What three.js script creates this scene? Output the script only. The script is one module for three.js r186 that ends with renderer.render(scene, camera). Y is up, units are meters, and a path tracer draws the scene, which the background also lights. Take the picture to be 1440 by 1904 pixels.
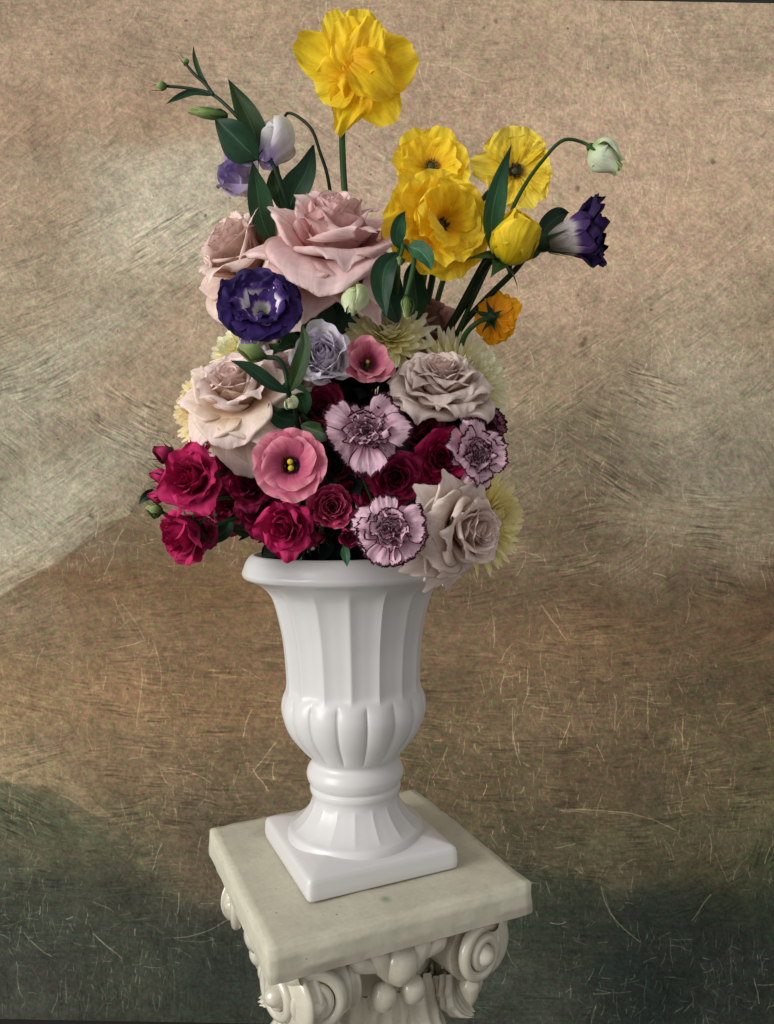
import * as THREE from 'three';
import { mergeGeometries, mergeVertices, toCreasedNormals } from 'three/addons/utils/BufferGeometryUtils.js';
import { RectAreaLightUniformsLib } from 'three/addons/lights/RectAreaLightUniformsLib.js';
import { ImprovedNoise } from 'three/addons/math/ImprovedNoise.js';

// ---------------------------------------------------------------- camera, light, exposure
const V = (x, y, z) => new THREE.Vector3(x, y, z);
const DEG = Math.PI / 180;
const scene = new THREE.Scene();
const SLAB_TOP = 0.80, PITCH = 0.0305, ROLL = -0.0193, FOCAL = 1450, PW = 1440, PH = 1904;
const camera = new THREE.PerspectiveCamera(2 * Math.atan(PH / 2 / FOCAL) / DEG, PW / PH, 0.05, 30);
camera.position.set(0.0367, SLAB_TOP + 0.3657, 0.7743);
camera.rotation.set(-PITCH, 0, ROLL, 'YXZ');
camera.updateMatrixWorld(true);

const renderer = new THREE.WebGLRenderer({ antialias: true });
renderer.toneMapping = THREE.LinearToneMapping;
renderer.toneMappingExposure = 1.1;
renderer.shadowMap.enabled = true;
RectAreaLightUniformsLib.init();
scene.background = new THREE.Color(0.46, 0.456, 0.45);        // dim light from the room all round
const key = new THREE.RectAreaLight(0xfffefb, 8.6, 1.6, 1.9);     // a tall window to the left of the camera
key.position.set(-2.45, 1.85, 1.7);
key.lookAt(0, 1.1, 0);
scene.add(key);

// ---------------------------------------------------------------- helpers
let seedState = 1;
function reseed(n) { seedState = (n * 2654435761) >>> 0 || 1; }
function rnd() { seedState = (seedState + 0x6d2b79f5) | 0; let t = Math.imul(seedState ^ (seedState >>> 15), 1 | seedState); t = (t + Math.imul(t ^ (t >>> 7), 61 | t)) ^ t; return ((t ^ (t >>> 14)) >>> 0) / 4294967296; }
const rr = (a, b) => a + (b - a) * rnd();
const noiseGen = new ImprovedNoise();
const noise = (x, y, z = 0) => noiseGen.noise(x + 31.7, y + 17.3, z + 5.1);
const clamp = (x, a = 0, b = 1) => Math.min(b, Math.max(a, x));
const mix = (a, b, t) => a + (b - a) * t;
const mixA = (A, B, t) => A.map((a, i) => mix(a, B[i], t));
const smooth = (a, b, x) => { const t = clamp((x - a) / (b - a)); return t * t * (3 - 2 * t); };
function knot(K, t) { const n = K.length - 1, x = clamp(t) * n, i = Math.min(n - 1, Math.floor(x)), f = x - i; const p0 = K[Math.max(0, i - 1)], p1 = K[i], p2 = K[i + 1], p3 = K[Math.min(n, i + 2)]; return p1 + 0.5 * f * (p2 - p0 + f * (2 * p0 - 5 * p1 + 4 * p2 - p3 + f * (3 * (p1 - p2) + p3 - p0))); }

// a point of the place seen along a direction of the lens, d metres in front of the camera
function at(px, py, d) {
  const a = px - PW / 2, b = py - PH / 2, c = Math.cos(-ROLL), s = Math.sin(-ROLL);
  const u = (c * a - s * b) / FOCAL, v = (s * a + c * b) / FOCAL, sp = Math.sin(PITCH), cp = Math.cos(PITCH);
  return camera.position.clone().add(V(u, -sp - v * cp, -cp + v * sp).multiplyScalar(d));
}
const PX = (d) => d / FOCAL;

const used = new Map();
function numbered(n) { const k = used.get(n) ?? 0; used.set(n, k + 1); return k ? n + '_' + String(k).padStart(3, '0') : n; }
function thing(name, label, category, pos, group) {
  const o = new THREE.Group(); o.name = numbered(name); o.position.copy(pos); o.userData = { label, category };
  if (group) o.userData.group = group;
  scene.add(o); o.updateMatrixWorld(true);
  return o;
}
function part(parent, name, geo, mat, label) {
  const m = new THREE.Mesh(geo, mat); m.name = name; m.castShadow = m.receiveShadow = true;
  if (label) m.userData.label = label;
  parent.add(m); return m;
}
function gridGeo(nu, nv, fn) {                                       // fn(i, j) -> [Vector3, u, v]
  const P = new Float32Array((nu + 1) * (nv + 1) * 3), T = new Float32Array((nu + 1) * (nv + 1) * 2), I = [];
  for (let j = 0, k = 0; j <= nv; j++) for (let i = 0; i <= nu; i++, k++) {
    const [p, u, v] = fn(i, j); P[3 * k] = p.x; P[3 * k + 1] = p.y; P[3 * k + 2] = p.z; T[2 * k] = u; T[2 * k + 1] = v;
    if (i < nu && j < nv) { const a = k, b = k + 1, c = k + nu + 1, d = c + 1; I.push(a, b, d, a, d, c); }
  }
  const g = new THREE.BufferGeometry();
  g.setAttribute('position', new THREE.BufferAttribute(P, 3)); g.setAttribute('uv', new THREE.BufferAttribute(T, 2)); g.setIndex(I); g.computeVertexNormals();
  return g;
}
function tube(points, radii, seg = 8, step = 14) {                   // a tapering stem with a closed tip
  const c = new THREE.CatmullRomCurve3(points, false, 'centripetal'), n = step * (points.length - 1), fr = c.computeFrenetFrames(n, false);
  return gridGeo(seg, n, (i, j) => {
    const t = j / n, a = i / seg * 2 * Math.PI, r = knot(radii, t) * (j === n ? 0.05 : 1);
    return [c.getPointAt(t).addScaledVector(fr.normals[j], Math.cos(a) * r).addScaledVector(fr.binormals[j], Math.sin(a) * r), i / seg, t];
  });
}

// ---------------------------------------------------------------- textures and materials
function dataTex(w, h, fn, srgb = true) {
  const d = new Uint8Array(w * h * 4);
  for (let y = 0, k = 0; y < h; y++) for (let x = 0; x < w; x++, k += 4) { const c = fn((x + .5) / w, (y + .5) / h); d[k] = clamp(c[0], 0, 255); d[k + 1] = clamp(c[1], 0, 255); d[k + 2] = clamp(c[2], 0, 255); d[k + 3] = 255; }
  const t = new THREE.DataTexture(d, w, h); t.magFilter = THREE.LinearFilter; t.minFilter = THREE.LinearFilter;
  if (srgb) t.colorSpace = THREE.SRGBColorSpace;
  t.needsUpdate = true; return t;
}
const col3 = (stops, v) => { for (let i = 1; i < stops.length; i++) if (v <= stops[i][0]) { const f = smooth(stops[i - 1][0], stops[i][0], v); return [1, 2, 3].map((k) => mix(stops[i - 1][k], stops[i][k], f)); } return stops[stops.length - 1].slice(1); };
const BUMP_VEIN = dataTex(128, 128, (u, v) => { const fan = (u - .5) / (.35 + .65 * v) + .5; const g = 128 + 60 * noise(fan * 26, v * 2, 3) + 50 * noise(fan * 11, v * 3, 8) + 20 * noise(u * 30, v * 30, 1); return [g, g, g]; }, false);
function petalMat(stops, o = {}) {
  const { vein = 9, veinFreq = 18, blotch = 6, edge = null, edgeAt = .93, jag = .03, side = null, sideAt = .8, rough = .62, trans = .22, flecks = 0, bump = .0004, z = rnd() * 50 } = o;
  const map = dataTex(160, 160, (u, v) => {
    const x = Math.abs(u * 2 - 1), fan = (u - .5) / (.35 + .65 * v) + .5;
    let c = col3(stops, v + .03 * noise(u * 9, v * 4, z));
    const n = vein * noise(fan * veinFreq, v * 2.2, z) * (.4 + .6 * v) + vein * .6 * noise(fan * veinFreq * 2.3, v * 3.5, z + 4) + blotch * noise(u * 5, v * 5, z + 9) + blotch * .5 * noise(u * 17, v * 17, z + 2);
    c = c.map((k) => k * (1 + n / 100));
    if (side) { const m = smooth(sideAt - .12, sideAt + .08, x * (.6 + .4 * v) + .1 * noise(u * 8, v * 8, z + 12)); c = c.map((k, i) => mix(k, side[i], m)); }
    if (edge) { const lim = edgeAt + jag * noise(u * 24, 0, z) + jag * .7 * noise(u * 60, 1, z), m = Math.max(smooth(lim - .02, lim + .02, v), x > .955 && v > .45 ? .9 : 0); c = c.map((k, i) => mix(k, edge[i], m)); }
    if (flecks && noise(u * 46, v * 9, z + 20) > .62 && v > .5) c = c.map((k, i) => mix(k, edge[i], .75 * flecks));
    return c;
  });
  const m = new THREE.MeshPhysicalMaterial({ map, roughness: rough, side: THREE.DoubleSide, bumpMap: BUMP_VEIN, bumpScale: bump, specularIntensity: .35, sheen: .25, sheenRoughness: .5 });
  if (trans) { m.transmission = trans; m.thickness = 0; }
  return m;
}
function plainTex(c, amt = 10, f = 6) { const z = rnd() * 50; return dataTex(128, 128, (u, v) => { const n = 1 + (amt * noise(u * f, v * f, z) + amt * .6 * noise(u * f * 4, v * f * 4, z)) / 100; return c.map((k) => k * n); }); }
function leafMat(c, vein, o = {}) {
  const z = rnd() * 50;
  const map = dataTex(128, 256, (u, v) => {
    const x = Math.abs(u * 2 - 1), s = Math.abs(((v * 9 - x * 2.2) % 1 + 1) % 1 - .5);
    const m = Math.max(smooth(.075, .02, x), .2 * smooth(.08, .01, s) * (.6 + .4 * noise(u * 9, v * 9, z)) * (1 - x)), n = 1 + (14 * noise(u * 6, v * 9, z) + 8 * noise(u * 22, v * 30, z)) / 100;
    return c.map((k, i) => mix(k, vein[i], m) * n);
  });
  return new THREE.MeshPhysicalMaterial({ map, roughness: o.rough ?? .5, side: THREE.DoubleSide, specularIntensity: o.spec ?? .4, bumpMap: BUMP_VEIN, bumpScale: .0003 });
}
reseed(5);
const M = {
  pinkRose: petalMat([[0, 176, 128, 108], [.22, 204, 146, 140], [.55, 230, 190, 188], [1, 240, 210, 208]], { vein: 6, blotch: 8, edge: [196, 160, 150], edgeAt: .985, jag: .03 }),  // pale roses: bases naturally deeper, darkened further to paint in shade between petals
  blushRose: petalMat([[0, 182, 146, 112], [.22, 208, 166, 146], [.55, 233, 206, 193], [1, 241, 218, 210]], { vein: 6, blotch: 8, edge: [196, 160, 150], edgeAt: .985, jag: .03 }),
  creamRose: petalMat([[0, 192, 162, 114], [.22, 216, 180, 150], [.55, 240, 220, 202], [1, 243, 221, 216]], { vein: 5, blotch: 6, edge: [206, 170, 160], edgeAt: .985, jag: .03 }),
  taupeRose: petalMat([[0, 168, 142, 106], [.22, 192, 160, 138], [.55, 226, 206, 192], [1, 236, 217, 209]], { vein: 6, blotch: 8, edge: [178, 150, 138], edgeAt: .985, jag: .03 }),
  duskRose: petalMat([[0, 150, 120, 90], [.4, 158, 118, 108], [1, 170, 130, 122]], { vein: 6 }),
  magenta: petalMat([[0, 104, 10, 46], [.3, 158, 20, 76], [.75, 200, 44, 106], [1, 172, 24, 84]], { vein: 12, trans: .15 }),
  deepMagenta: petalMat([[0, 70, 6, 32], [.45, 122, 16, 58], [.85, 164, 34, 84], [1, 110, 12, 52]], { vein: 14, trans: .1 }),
  rustMagenta: petalMat([[0, 120, 12, 50], [.6, 162, 26, 78], [.93, 184, 52, 98], [1, 214, 128, 140]], { vein: 14, trans: .12 }),
  pinkLisi: petalMat([[0, 60, 22, 44], [.24, 78, 26, 54], [.45, 176, 76, 108], [.78, 210, 108, 136], [1, 224, 142, 158]], { vein: 9, veinFreq: 22 }),
  duskLisi: petalMat([[0, 110, 70, 50], [.25, 140, 56, 84], [.6, 188, 98, 122], [1, 208, 136, 148]], { vein: 12 }),
  carnation: petalMat([[0, 96, 44, 70], [.4, 188, 136, 158], [.75, 226, 188, 202], [1, 224, 184, 200]], { vein: 7, edge: [56, 8, 34], edgeAt: .93, jag: .045, flecks: .5 }),
  darkCarnation: petalMat([[0, 70, 20, 46], [.4, 122, 66, 92], [1, 150, 92, 112]], { vein: 10, edge: [44, 6, 28], edgeAt: .84, jag: .12, flecks: 1 }),
  yellow: petalMat([[0, 206, 160, 20], [.2, 242, 190, 14], [.6, 253, 218, 34], [1, 254, 226, 60]], { vein: 7, veinFreq: 26, trans: .38, bump: .0005 }),
  paleYellow: petalMat([[0, 206, 170, 40], [.3, 238, 206, 50], [1, 246, 222, 84]], { vein: 12, veinFreq: 20, trans: .3, bump: .0006 }),
  limeYellow: petalMat([[0, 150, 150, 30], [.3, 222, 190, 24], [1, 246, 216, 50]], { vein: 12, trans: .25, bump: .0005 }),
  orange: petalMat([[0, 180, 110, 10], [.3, 232, 150, 6], [1, 240, 172, 20]], { vein: 12, trans: .28, bump: .0006 }),
  purple: petalMat([[0, 206, 200, 178], [.26, 214, 204, 206], [.4, 72, 44, 116], [.7, 44, 22, 84], [1, 34, 16, 72]], { vein: 16, trans: .1 }),
  purpleRim: petalMat([[0, 96, 112, 70], [.25, 150, 142, 138], [.5, 176, 166, 168], [.66, 60, 36, 86], [1, 26, 12, 52]], { vein: 12, trans: .12 }),
  whiteLilac: petalMat([[0, 200, 208, 160], [.35, 230, 226, 216], [.75, 226, 220, 228], [1, 176, 156, 206]], { vein: 6, side: [168, 148, 204], sideAt: .92 }),
  whitePurple: petalMat([[0, 190, 196, 150], [.3, 226, 220, 214], [.72, 222, 214, 220], [.86, 70, 40, 112], [1, 40, 18, 82]], { vein: 10, side: [60, 34, 100], sideAt: .95, trans: .12 }),
  lilac: petalMat([[0, 196, 200, 170], [.35, 222, 212, 216], [.7, 206, 192, 216], [1, 158, 138, 190]], { vein: 8 }),
  greyLilac: petalMat([[0, 190, 182, 200], [.4, 228, 222, 230], [.8, 242, 238, 240], [1, 214, 204, 224]], { vein: 5, side: [190, 178, 206], sideAt: .97 }),
  mum: petalMat([[0, 214, 204, 100], [.35, 244, 234, 164], [1, 250, 246, 218]], { vein: 7, veinFreq: 8 }),
  mumPeach: petalMat([[0, 220, 188, 104], [.4, 244, 220, 154], [1, 250, 236, 194]], { vein: 7, veinFreq: 8 }),
  mumGold: petalMat([[0, 216, 194, 96], [.4, 242, 224, 146], [1, 250, 240, 188]], { vein: 7, veinFreq: 8 }),
  greenBud: petalMat([[0, 150, 176, 100], [.4, 198, 212, 158], [1, 222, 228, 190]], { vein: 8 }),
  mintBud: petalMat([[0, 160, 190, 120], [.35, 216, 226, 192], [.8, 228, 234, 210], [1, 190, 206, 150]], { vein: 6 }),
  budGreen: petalMat([[0, 70, 100, 48], [.5, 110, 140, 76], [1, 176, 190, 128]], { vein: 10 }),
  oliveBud: petalMat([[0, 74, 100, 50], [.5, 120, 142, 84], [1, 170, 180, 120]], { vein: 10 }),
  sepal: leafMat([44, 74, 40], [70, 100, 60]),
  darkSepal: leafMat([30, 54, 32], [50, 80, 48]),
  leaf: leafMat([27, 56, 36], [50, 84, 56]),
  leafPale: leafMat([40, 72, 44], [66, 100, 66]), leafOlive: leafMat([38, 58, 28], [62, 84, 46]),
  brightLeaf: leafMat([44, 84, 56], [80, 118, 84]),
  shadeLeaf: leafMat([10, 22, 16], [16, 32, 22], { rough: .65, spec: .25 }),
  stem: new THREE.MeshPhysicalMaterial({ map: plainTex([48, 76, 40], 14), roughness: .5, specularIntensity: .4 }),
  darkStem: new THREE.MeshPhysicalMaterial({ map: plainTex([26, 48, 30], 14), roughness: .5, specularIntensity: .4 }),
  paleStem: new THREE.MeshPhysicalMaterial({ map: plainTex([96, 124, 76], 12), roughness: .5, specularIntensity: .4 }),
  heart: new THREE.MeshPhysicalMaterial({ map: plainTex([196, 186, 84], 16), roughness: .7 }),
  eye: new THREE.MeshPhysicalMaterial({ map: plainTex([58, 60, 22], 30), roughness: .6 }),
  stamen: new THREE.MeshPhysicalMaterial({ map: plainTex([122, 88, 20], 30), roughness: .7 }),
  darkStamen: new THREE.MeshPhysicalMaterial({ map: plainTex([52, 36, 14], 30), roughness: .7 }),
  stigma: new THREE.MeshPhysicalMaterial({ map: plainTex([196, 182, 20], 14), roughness: .5 }),
};
// ---------------------------------------------------------------- the setting
const WALL_D = 1.2, K = WALL_D / FOCAL;                               // metres per photo pixel at the backdrop
function structure(name, geo, mat, pos) { const m = part(scene, name, geo, mat); m.position.copy(pos); m.userData = { kind: 'structure' }; return m; }
const darkWall = new THREE.MeshStandardMaterial({ map: plainTex([40, 38, 34], 12), roughness: .9 });
structure('wall', new THREE.BoxGeometry(5, 3, .1), darkWall, V(0, 1.5, -.53));
structure('floor', new THREE.BoxGeometry(5, .06, 4), new THREE.MeshStandardMaterial({ map: plainTex([92, 82, 70], 14), roughness: .8 }), V(0, -.03, 1.4));

// the painted backdrop: colour is laid on in patches, brush strokes, scratches and specks on a canvas in its own plane
const BX0 = -190, BY0 = -5, BW = 1830, BH = 1911;                      // the board's extent
function backdropTextures() {
  reseed(77);
  const cv = document.createElement('canvas'), bp = document.createElement('canvas'); cv.width = BW; cv.height = BH; bp.width = BW; bp.height = BH;
  const c = cv.getContext('2d'), b = bp.getContext('2d');
  b.fillStyle = 'rgb(128,128,128)'; b.fillRect(0, 0, BW, BH);
  // ground coats of paint
  const C = [
    [60, 60, 180, 150, 120], [330, 60, 176, 148, 120], [600, 60, 168, 141, 113], [880, 60, 162, 137, 110], [1150, 70, 164, 139, 113], [1390, 60, 158, 136, 110],
    [50, 230, 178, 146, 116], [260, 210, 176, 145, 115], [450, 200, 176, 152, 124], [820, 200, 166, 138, 112], [1130, 200, 172, 144, 118], [1390, 220, 172, 146, 120],
    [40, 400, 178, 152, 122], [230, 340, 182, 164, 136], [320, 420, 184, 170, 144], [640, 330, 178, 152, 128], [1250, 400, 176, 147, 120], [1400, 420, 172, 146, 119],
    [60, 560, 174, 154, 124], [250, 560, 180, 160, 130], [330, 600, 176, 152, 124], [1080, 560, 170, 142, 116], [1250, 560, 176, 154, 128], [1400, 580, 160, 138, 110],
    [60, 720, 168, 154, 126], [240, 700, 172, 148, 118], [1010, 680, 152, 130, 104], [1160, 690, 146, 129, 104], [1300, 690, 166, 150, 124], [1420, 720, 154, 140, 115],
    [40, 850, 164, 152, 126], [180, 860, 164, 146, 118], [290, 780, 168, 142, 112], [1060, 850, 130, 114, 90], [1180, 850, 134, 119, 95], [1300, 880, 150, 138, 114], [1420, 860, 146, 134, 109],
    [60, 980, 156, 142, 116], [150, 1000, 140, 122, 95], [300, 1010, 128, 106, 76], [1080, 980, 112, 95, 72], [1200, 1000, 130, 111, 86], [1400, 1000, 140, 122, 96],
    [40, 1110, 140, 120, 92], [200, 1130, 130, 104, 74], [400, 1120, 118, 92, 64], [900, 1150, 100, 81, 59], [1100, 1140, 106, 85, 62], [1300, 1120, 104, 88, 66], [1430, 1130, 98, 78, 56],
    [50, 1280, 130, 108, 78], [250, 1280, 122, 96, 68], [430, 1280, 110, 86, 60], [880, 1320, 92, 76, 54], [1100, 1300, 98, 80, 58], [1300, 1300, 92, 78, 56], [1430, 1260, 88, 74, 52],
    [50, 1420, 124, 106, 78], [250, 1430, 112, 92, 66], [450, 1430, 96, 80, 58], [880, 1460, 82, 70, 50], [1100, 1440, 86, 72, 52], [1300, 1430, 90, 78, 56], [1430, 1440, 86, 78, 54],
    [40, 1560, 78, 76, 56], [250, 1540, 92, 82, 60], [400, 1540, 84, 72, 54], [900, 1560, 66, 62, 46], [1100, 1570, 74, 68, 50], [1300, 1560, 72, 68, 48], [1430, 1560, 60, 64, 44],
    [60, 1690, 56, 60, 48], [250, 1690, 56, 58, 46], [1050, 1680, 52, 56, 44], [1250, 1700, 42, 48, 40], [1430, 1680, 46, 52, 40],
    [60, 1830, 56, 58, 50], [250, 1830, 52, 56, 46], [420, 1830, 44, 50, 42], [950, 1800, 50, 54, 46], [1200, 1800, 34, 42, 38], [1400, 1800, 40, 46, 40],
  ];
  const low = 6, lw = Math.ceil(BW / low), lh = Math.ceil(BH / low), id = c.createImageData(lw, lh);
  for (let y = 0; y < lh; y++) for (let x = 0; x < lw; x++) {
    let px = x * low + BX0, py = y * low + BY0; const qx = px, qy = py;
    px += 60 * noise(qx / 190, qy / 130, 1) + 26 * noise(qx / 60, qy / 40, 2); py += 54 * noise(qx / 210, qy / 140, 7) + 26 * noise(qx / 70, qy / 46, 9);
    let W = 0, R = 0, G = 0, B = 0;
    for (const k of C) { const dx = (px - k[0]) / 95, dy = (py - k[1]) / 70, w = 1 / (.08 + (dx * dx + dy * dy) ** 2); W += w; R += w * k[2]; G += w * k[3]; B += w * k[4]; }
    const o = (y * lw + x) * 4; id.data[o] = R / W; id.data[o + 1] = G / W; id.data[o + 2] = B / W; id.data[o + 3] = 255;
  }
  const tmp = document.createElement('canvas'); tmp.width = lw; tmp.height = lh; tmp.getContext('2d').putImageData(id, 0, 0);
  c.imageSmoothingEnabled = true; c.drawImage(tmp, 0, 0, lw * low, lh * low);
  const X = (x) => x - BX0, Y = (y) => y - BY0;
  // a patch of parallel, slightly curved bristle marks
  function bristles(x, y, w, h, ang, curve, n, len, color, a0, a1, lwid = 1.6, relief = 0) {
    const ca = Math.cos(ang * DEG), sa = Math.sin(ang * DEG);
    for (let i = 0; i < n; i++) {
      const p = rr(-.5, .5) * w, q = (rnd() + rnd() + rnd() - 1.5) / 1.5 * h * .6, l = len * rr(.4, 1.15), cu = curve * rr(.7, 1.2), fade = Math.exp(-Math.pow(q / (h * .42), 4));
      const P = (t) => { const s = p + (t - .5) * l, o = q + cu * l * (t - .5) * (t - .5) * 2 + 2 * Math.sin(t * 5 + i); return [X(x + s * ca - o * sa), Y(y + s * sa + o * ca)]; };
      const al = Math.min(.8, rr(a0, a1) * fade * (relief ? 1.2 : 1)), [x0, y0] = P(0), [x1, y1] = P(.33), [x2, y2] = P(.66), [x3, y3] = P(1);
      for (const [g, s] of relief ? [[c, `rgba(${color},${al})`], [b, relief > 0 ? `rgba(255,255,255,${al})` : `rgba(0,0,0,${al})`]] : [[c, `rgba(${color},${al})`]]) {
        g.strokeStyle = s; g.lineWidth = lwid * rr(.5, 1.4); g.lineCap = 'round'; g.beginPath(); g.moveTo(x0, y0); g.bezierCurveTo(x1, y1, x2, y2, x3, y3); g.stroke();
      }
    }
  }
  const pale = '196,184,158', paleG = '182,176,150', tan = '176,146,114', dk = '92,78,56', dk2 = '60,52,38', br = '120,90,58', gr = '50,60,44', gold = '150,124,84';
  // broad brushwork that lays the paint patches over each other
  bristles(290, 390, 300, 190, -32, -.3, 520, 150, pale, .05, .2, 4);
  bristles(400, 300, 260, 120, -14, .2, 260, 140, pale, .04, .14, 4);
  bristles(90, 720, 330, 260, -28, -.12, 560, 200, paleG, .05, .18, 4);
  bristles(120, 910, 330, 170, -34, -.1, 460, 180, paleG, .05, .18, 4);
  bristles(40, 1010, 260, 150, -40, -.05, 420, 170, paleG, .06, .2, 4);
  bristles(300, 1090, 420, 140, 6, .1, 520, 190, br, .06, .2, 4);
  bristles(260, 680, 260, 170, -34, -.1, 300, 160, tan, .05, .15, 4);
  bristles(1120, 840, 300, 180, 26, .12, 260, 150, '104,95,74', .04, .12, 4);
  bristles(1330, 960, 330, 140, 6, .1, 460, 190, '160,144,116', .05, .17, 4);
  bristles(1130, 650, 330, 160, -34, -.1, 360, 150, '150,128,100', .05, .14, 4);
  bristles(1330, 610, 300, 200, -40, .1, 360, 150, '168,150,122', .04, .12, 4);
  bristles(1180, 1180, 600, 240, -8, -.06, 700, 200, '116,88,60', .05, .16, 4);
  bristles(200, 1310, 700, 260, 3, .03, 700, 240, '128,98,66', .04, .14, 4);
  bristles(80, 1540, 330, 130, 22, -.25, 420, 200, '70,72,52', .06, .22, 4);
  bristles(1280, 1530, 420, 140, -6, .2, 420, 190, '86,80,56', .05, .18, 4);
  bristles(1260, 1730, 560, 200, 2, .04, 420, 200, '34,42,36', .05, .14, 5);
  bristles(200, 1760, 700, 240, 2, .04, 420, 220, '46,52,44', .04, .12, 5);
  // an upper coat that ends in a slanting edge at the left
  const coat = (pts, col, al, gx0, gy0, gx1, gy1) => { const g = c.createLinearGradient(X(gx0), Y(gy0), X(gx1), Y(gy1)); g.addColorStop(0, `rgba(${col},${al})`); g.addColorStop(1, `rgba(${col},0)`); c.fillStyle = g; c.beginPath(); pts.forEach(([x, y], i) => (i ? c.lineTo(X(x), Y(y)) : c.moveTo(X(x), Y(y)))); c.fill(); };
  coat([[-190, 1255], [-40, 1160], [40, 1096], [110, 1060], [190, 985], [240, 968], [300, 850], [-190, 800]], '188,178,150', .5, 110, 1060, 20, 900);
  coat([[-190, 1475], [0, 1466], [90, 1470], [180, 1520], [230, 1536], [120, 1440], [60, 1380], [-190, 1330]], '150,128,94', .28, 60, 1480, 40, 1360);
  for (const [x, y, r, al] of [[290, 400, 150, .34], [200, 560, 110, .16], [1310, 780, 170, .2]]) { const g = c.createRadialGradient(X(x), Y(y), r * .2, X(x), Y(y), r); g.addColorStop(0, `rgba(200,192,168,${al})`); g.addColorStop(.75, `rgba(200,192,168,${al * .8})`); g.addColorStop(1, 'rgba(200,192,168,0)'); c.fillStyle = g; c.fillRect(X(x - r), Y(y - r), 2 * r, 2 * r); }
  bristles(100, 1000, 150, 120, -40, 0, 160, 110, '190,180,152', .1, .3, 2);
  coat([[215, 985], [60, 1085], [-190, 1240], [-190, 1420], [480, 1420], [480, 1000], [330, 1010]], '112,84,54', .34, 215, 985, 260, 1330);
  // scratches: thin light lines, mostly upright, some with kinks
  function scratch(x, y, l, a, color, al, wd) {
    let dx = Math.cos(a), dy = Math.sin(a); const n = 5;
    for (const [g, s] of [[c, `rgba(${color},${al})`], [b, `rgba(255,255,255,${al * .6})`]]) { g.strokeStyle = s; g.lineWidth = wd; g.beginPath(); g.moveTo(X(x), Y(y)); }
    let px = x, py = y;
    for (let i = 0; i < n; i++) { const k = rr(-.26, .26); [dx, dy] = [dx * Math.cos(k) - dy * Math.sin(k), dx * Math.sin(k) + dy * Math.cos(k)]; px += dx * l / n; py += dy * l / n; c.lineTo(X(px), Y(py)); b.lineTo(X(px), Y(py)); }
    c.stroke(); b.stroke();
  }
  for (let i = 0; i < 15000; i++) {
    const x = rr(-190, 1640), y = rr(0, 1890), z = rnd(), upright = z < .6, a = (upright ? 90 + rr(-14, 14) : z < .75 ? rr(-8, 8) : rr(0, 180)) * DEG, deep = y > 1060;
    if (noise(x / 180, y / 180, 3) < rr(-.4, .1)) continue;
    const bright = rnd() < .07;
    scratch(x, y, (4 + 46 * rnd() * rnd()) * (bright ? 1.5 : 1), a, deep ? (y > 1550 ? '150,150,124' : '186,158,112') : '222,200,172', bright ? rr(.3, .7) : rr(.16, .5), bright ? rr(.9, 1.6) : rr(.6, 1.2));
  }
  for (const [x, y, l, a] of [[790, 120, 110, -8], [660, 60, 60, 60], [20, 110, 60, 0], [100, 150, 60, 40], [230, 1130, 80, 62], [300, 1430, 110, 25], [480, 1440, 70, -60], [1130, 1640, 130, 66], [1300, 1700, 60, -50], [1150, 1350, 70, -80], [190, 1745, 70, 40], [290, 1200, 90, 80], [270, 1250, 110, 84], [1010, 1120, 80, 64], [1210, 1260, 90, 82], [960, 1310, 110, 84], [1050, 1500, 220, 3], [340, 1750, 120, 3], [920, 1140, 60, 88]]) { scratch(x, y, l, a * DEG, y > 1060 ? '190,172,134' : '226,206,180', .4, 1.6); scratch(x + 4, y + 3, l * .6, a * DEG + .1, '200,184,150', .25, 1.2); }
  // specks and stains
  for (let i = 0; i < 420; i++) { const x = rr(-190, 1640), y = rr(0, 1890), r = rr(.6, 1.9) * (rnd() < .1 ? 1.7 : 1); c.fillStyle = `rgba(${rnd() < .6 ? '66,44,26' : '40,38,28'},${rr(.2, .6)})`; c.beginPath(); c.ellipse(X(x), Y(y), r, r * rr(.7, 1.3), rnd() * 3, 0, 7); c.fill(); }
  for (const [x, y, r] of [[905, 38, 5], [882, 50, 4], [806, 52, 4], [1312, 290, 6], [1062, 345, 6], [1082, 625, 6], [1078, 635, 9], [172, 970, 6], [1115, 120, 4]]) { for (let k = 0; k < 5; k++) { c.fillStyle = 'rgba(62,46,28,.13)'; c.beginPath(); c.ellipse(X(x + rr(-3, 3)), Y(y + rr(-3, 3)), r * rr(.4, 1), r * rr(.4, 1), 0, 0, 7); c.fill(); } }
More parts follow.
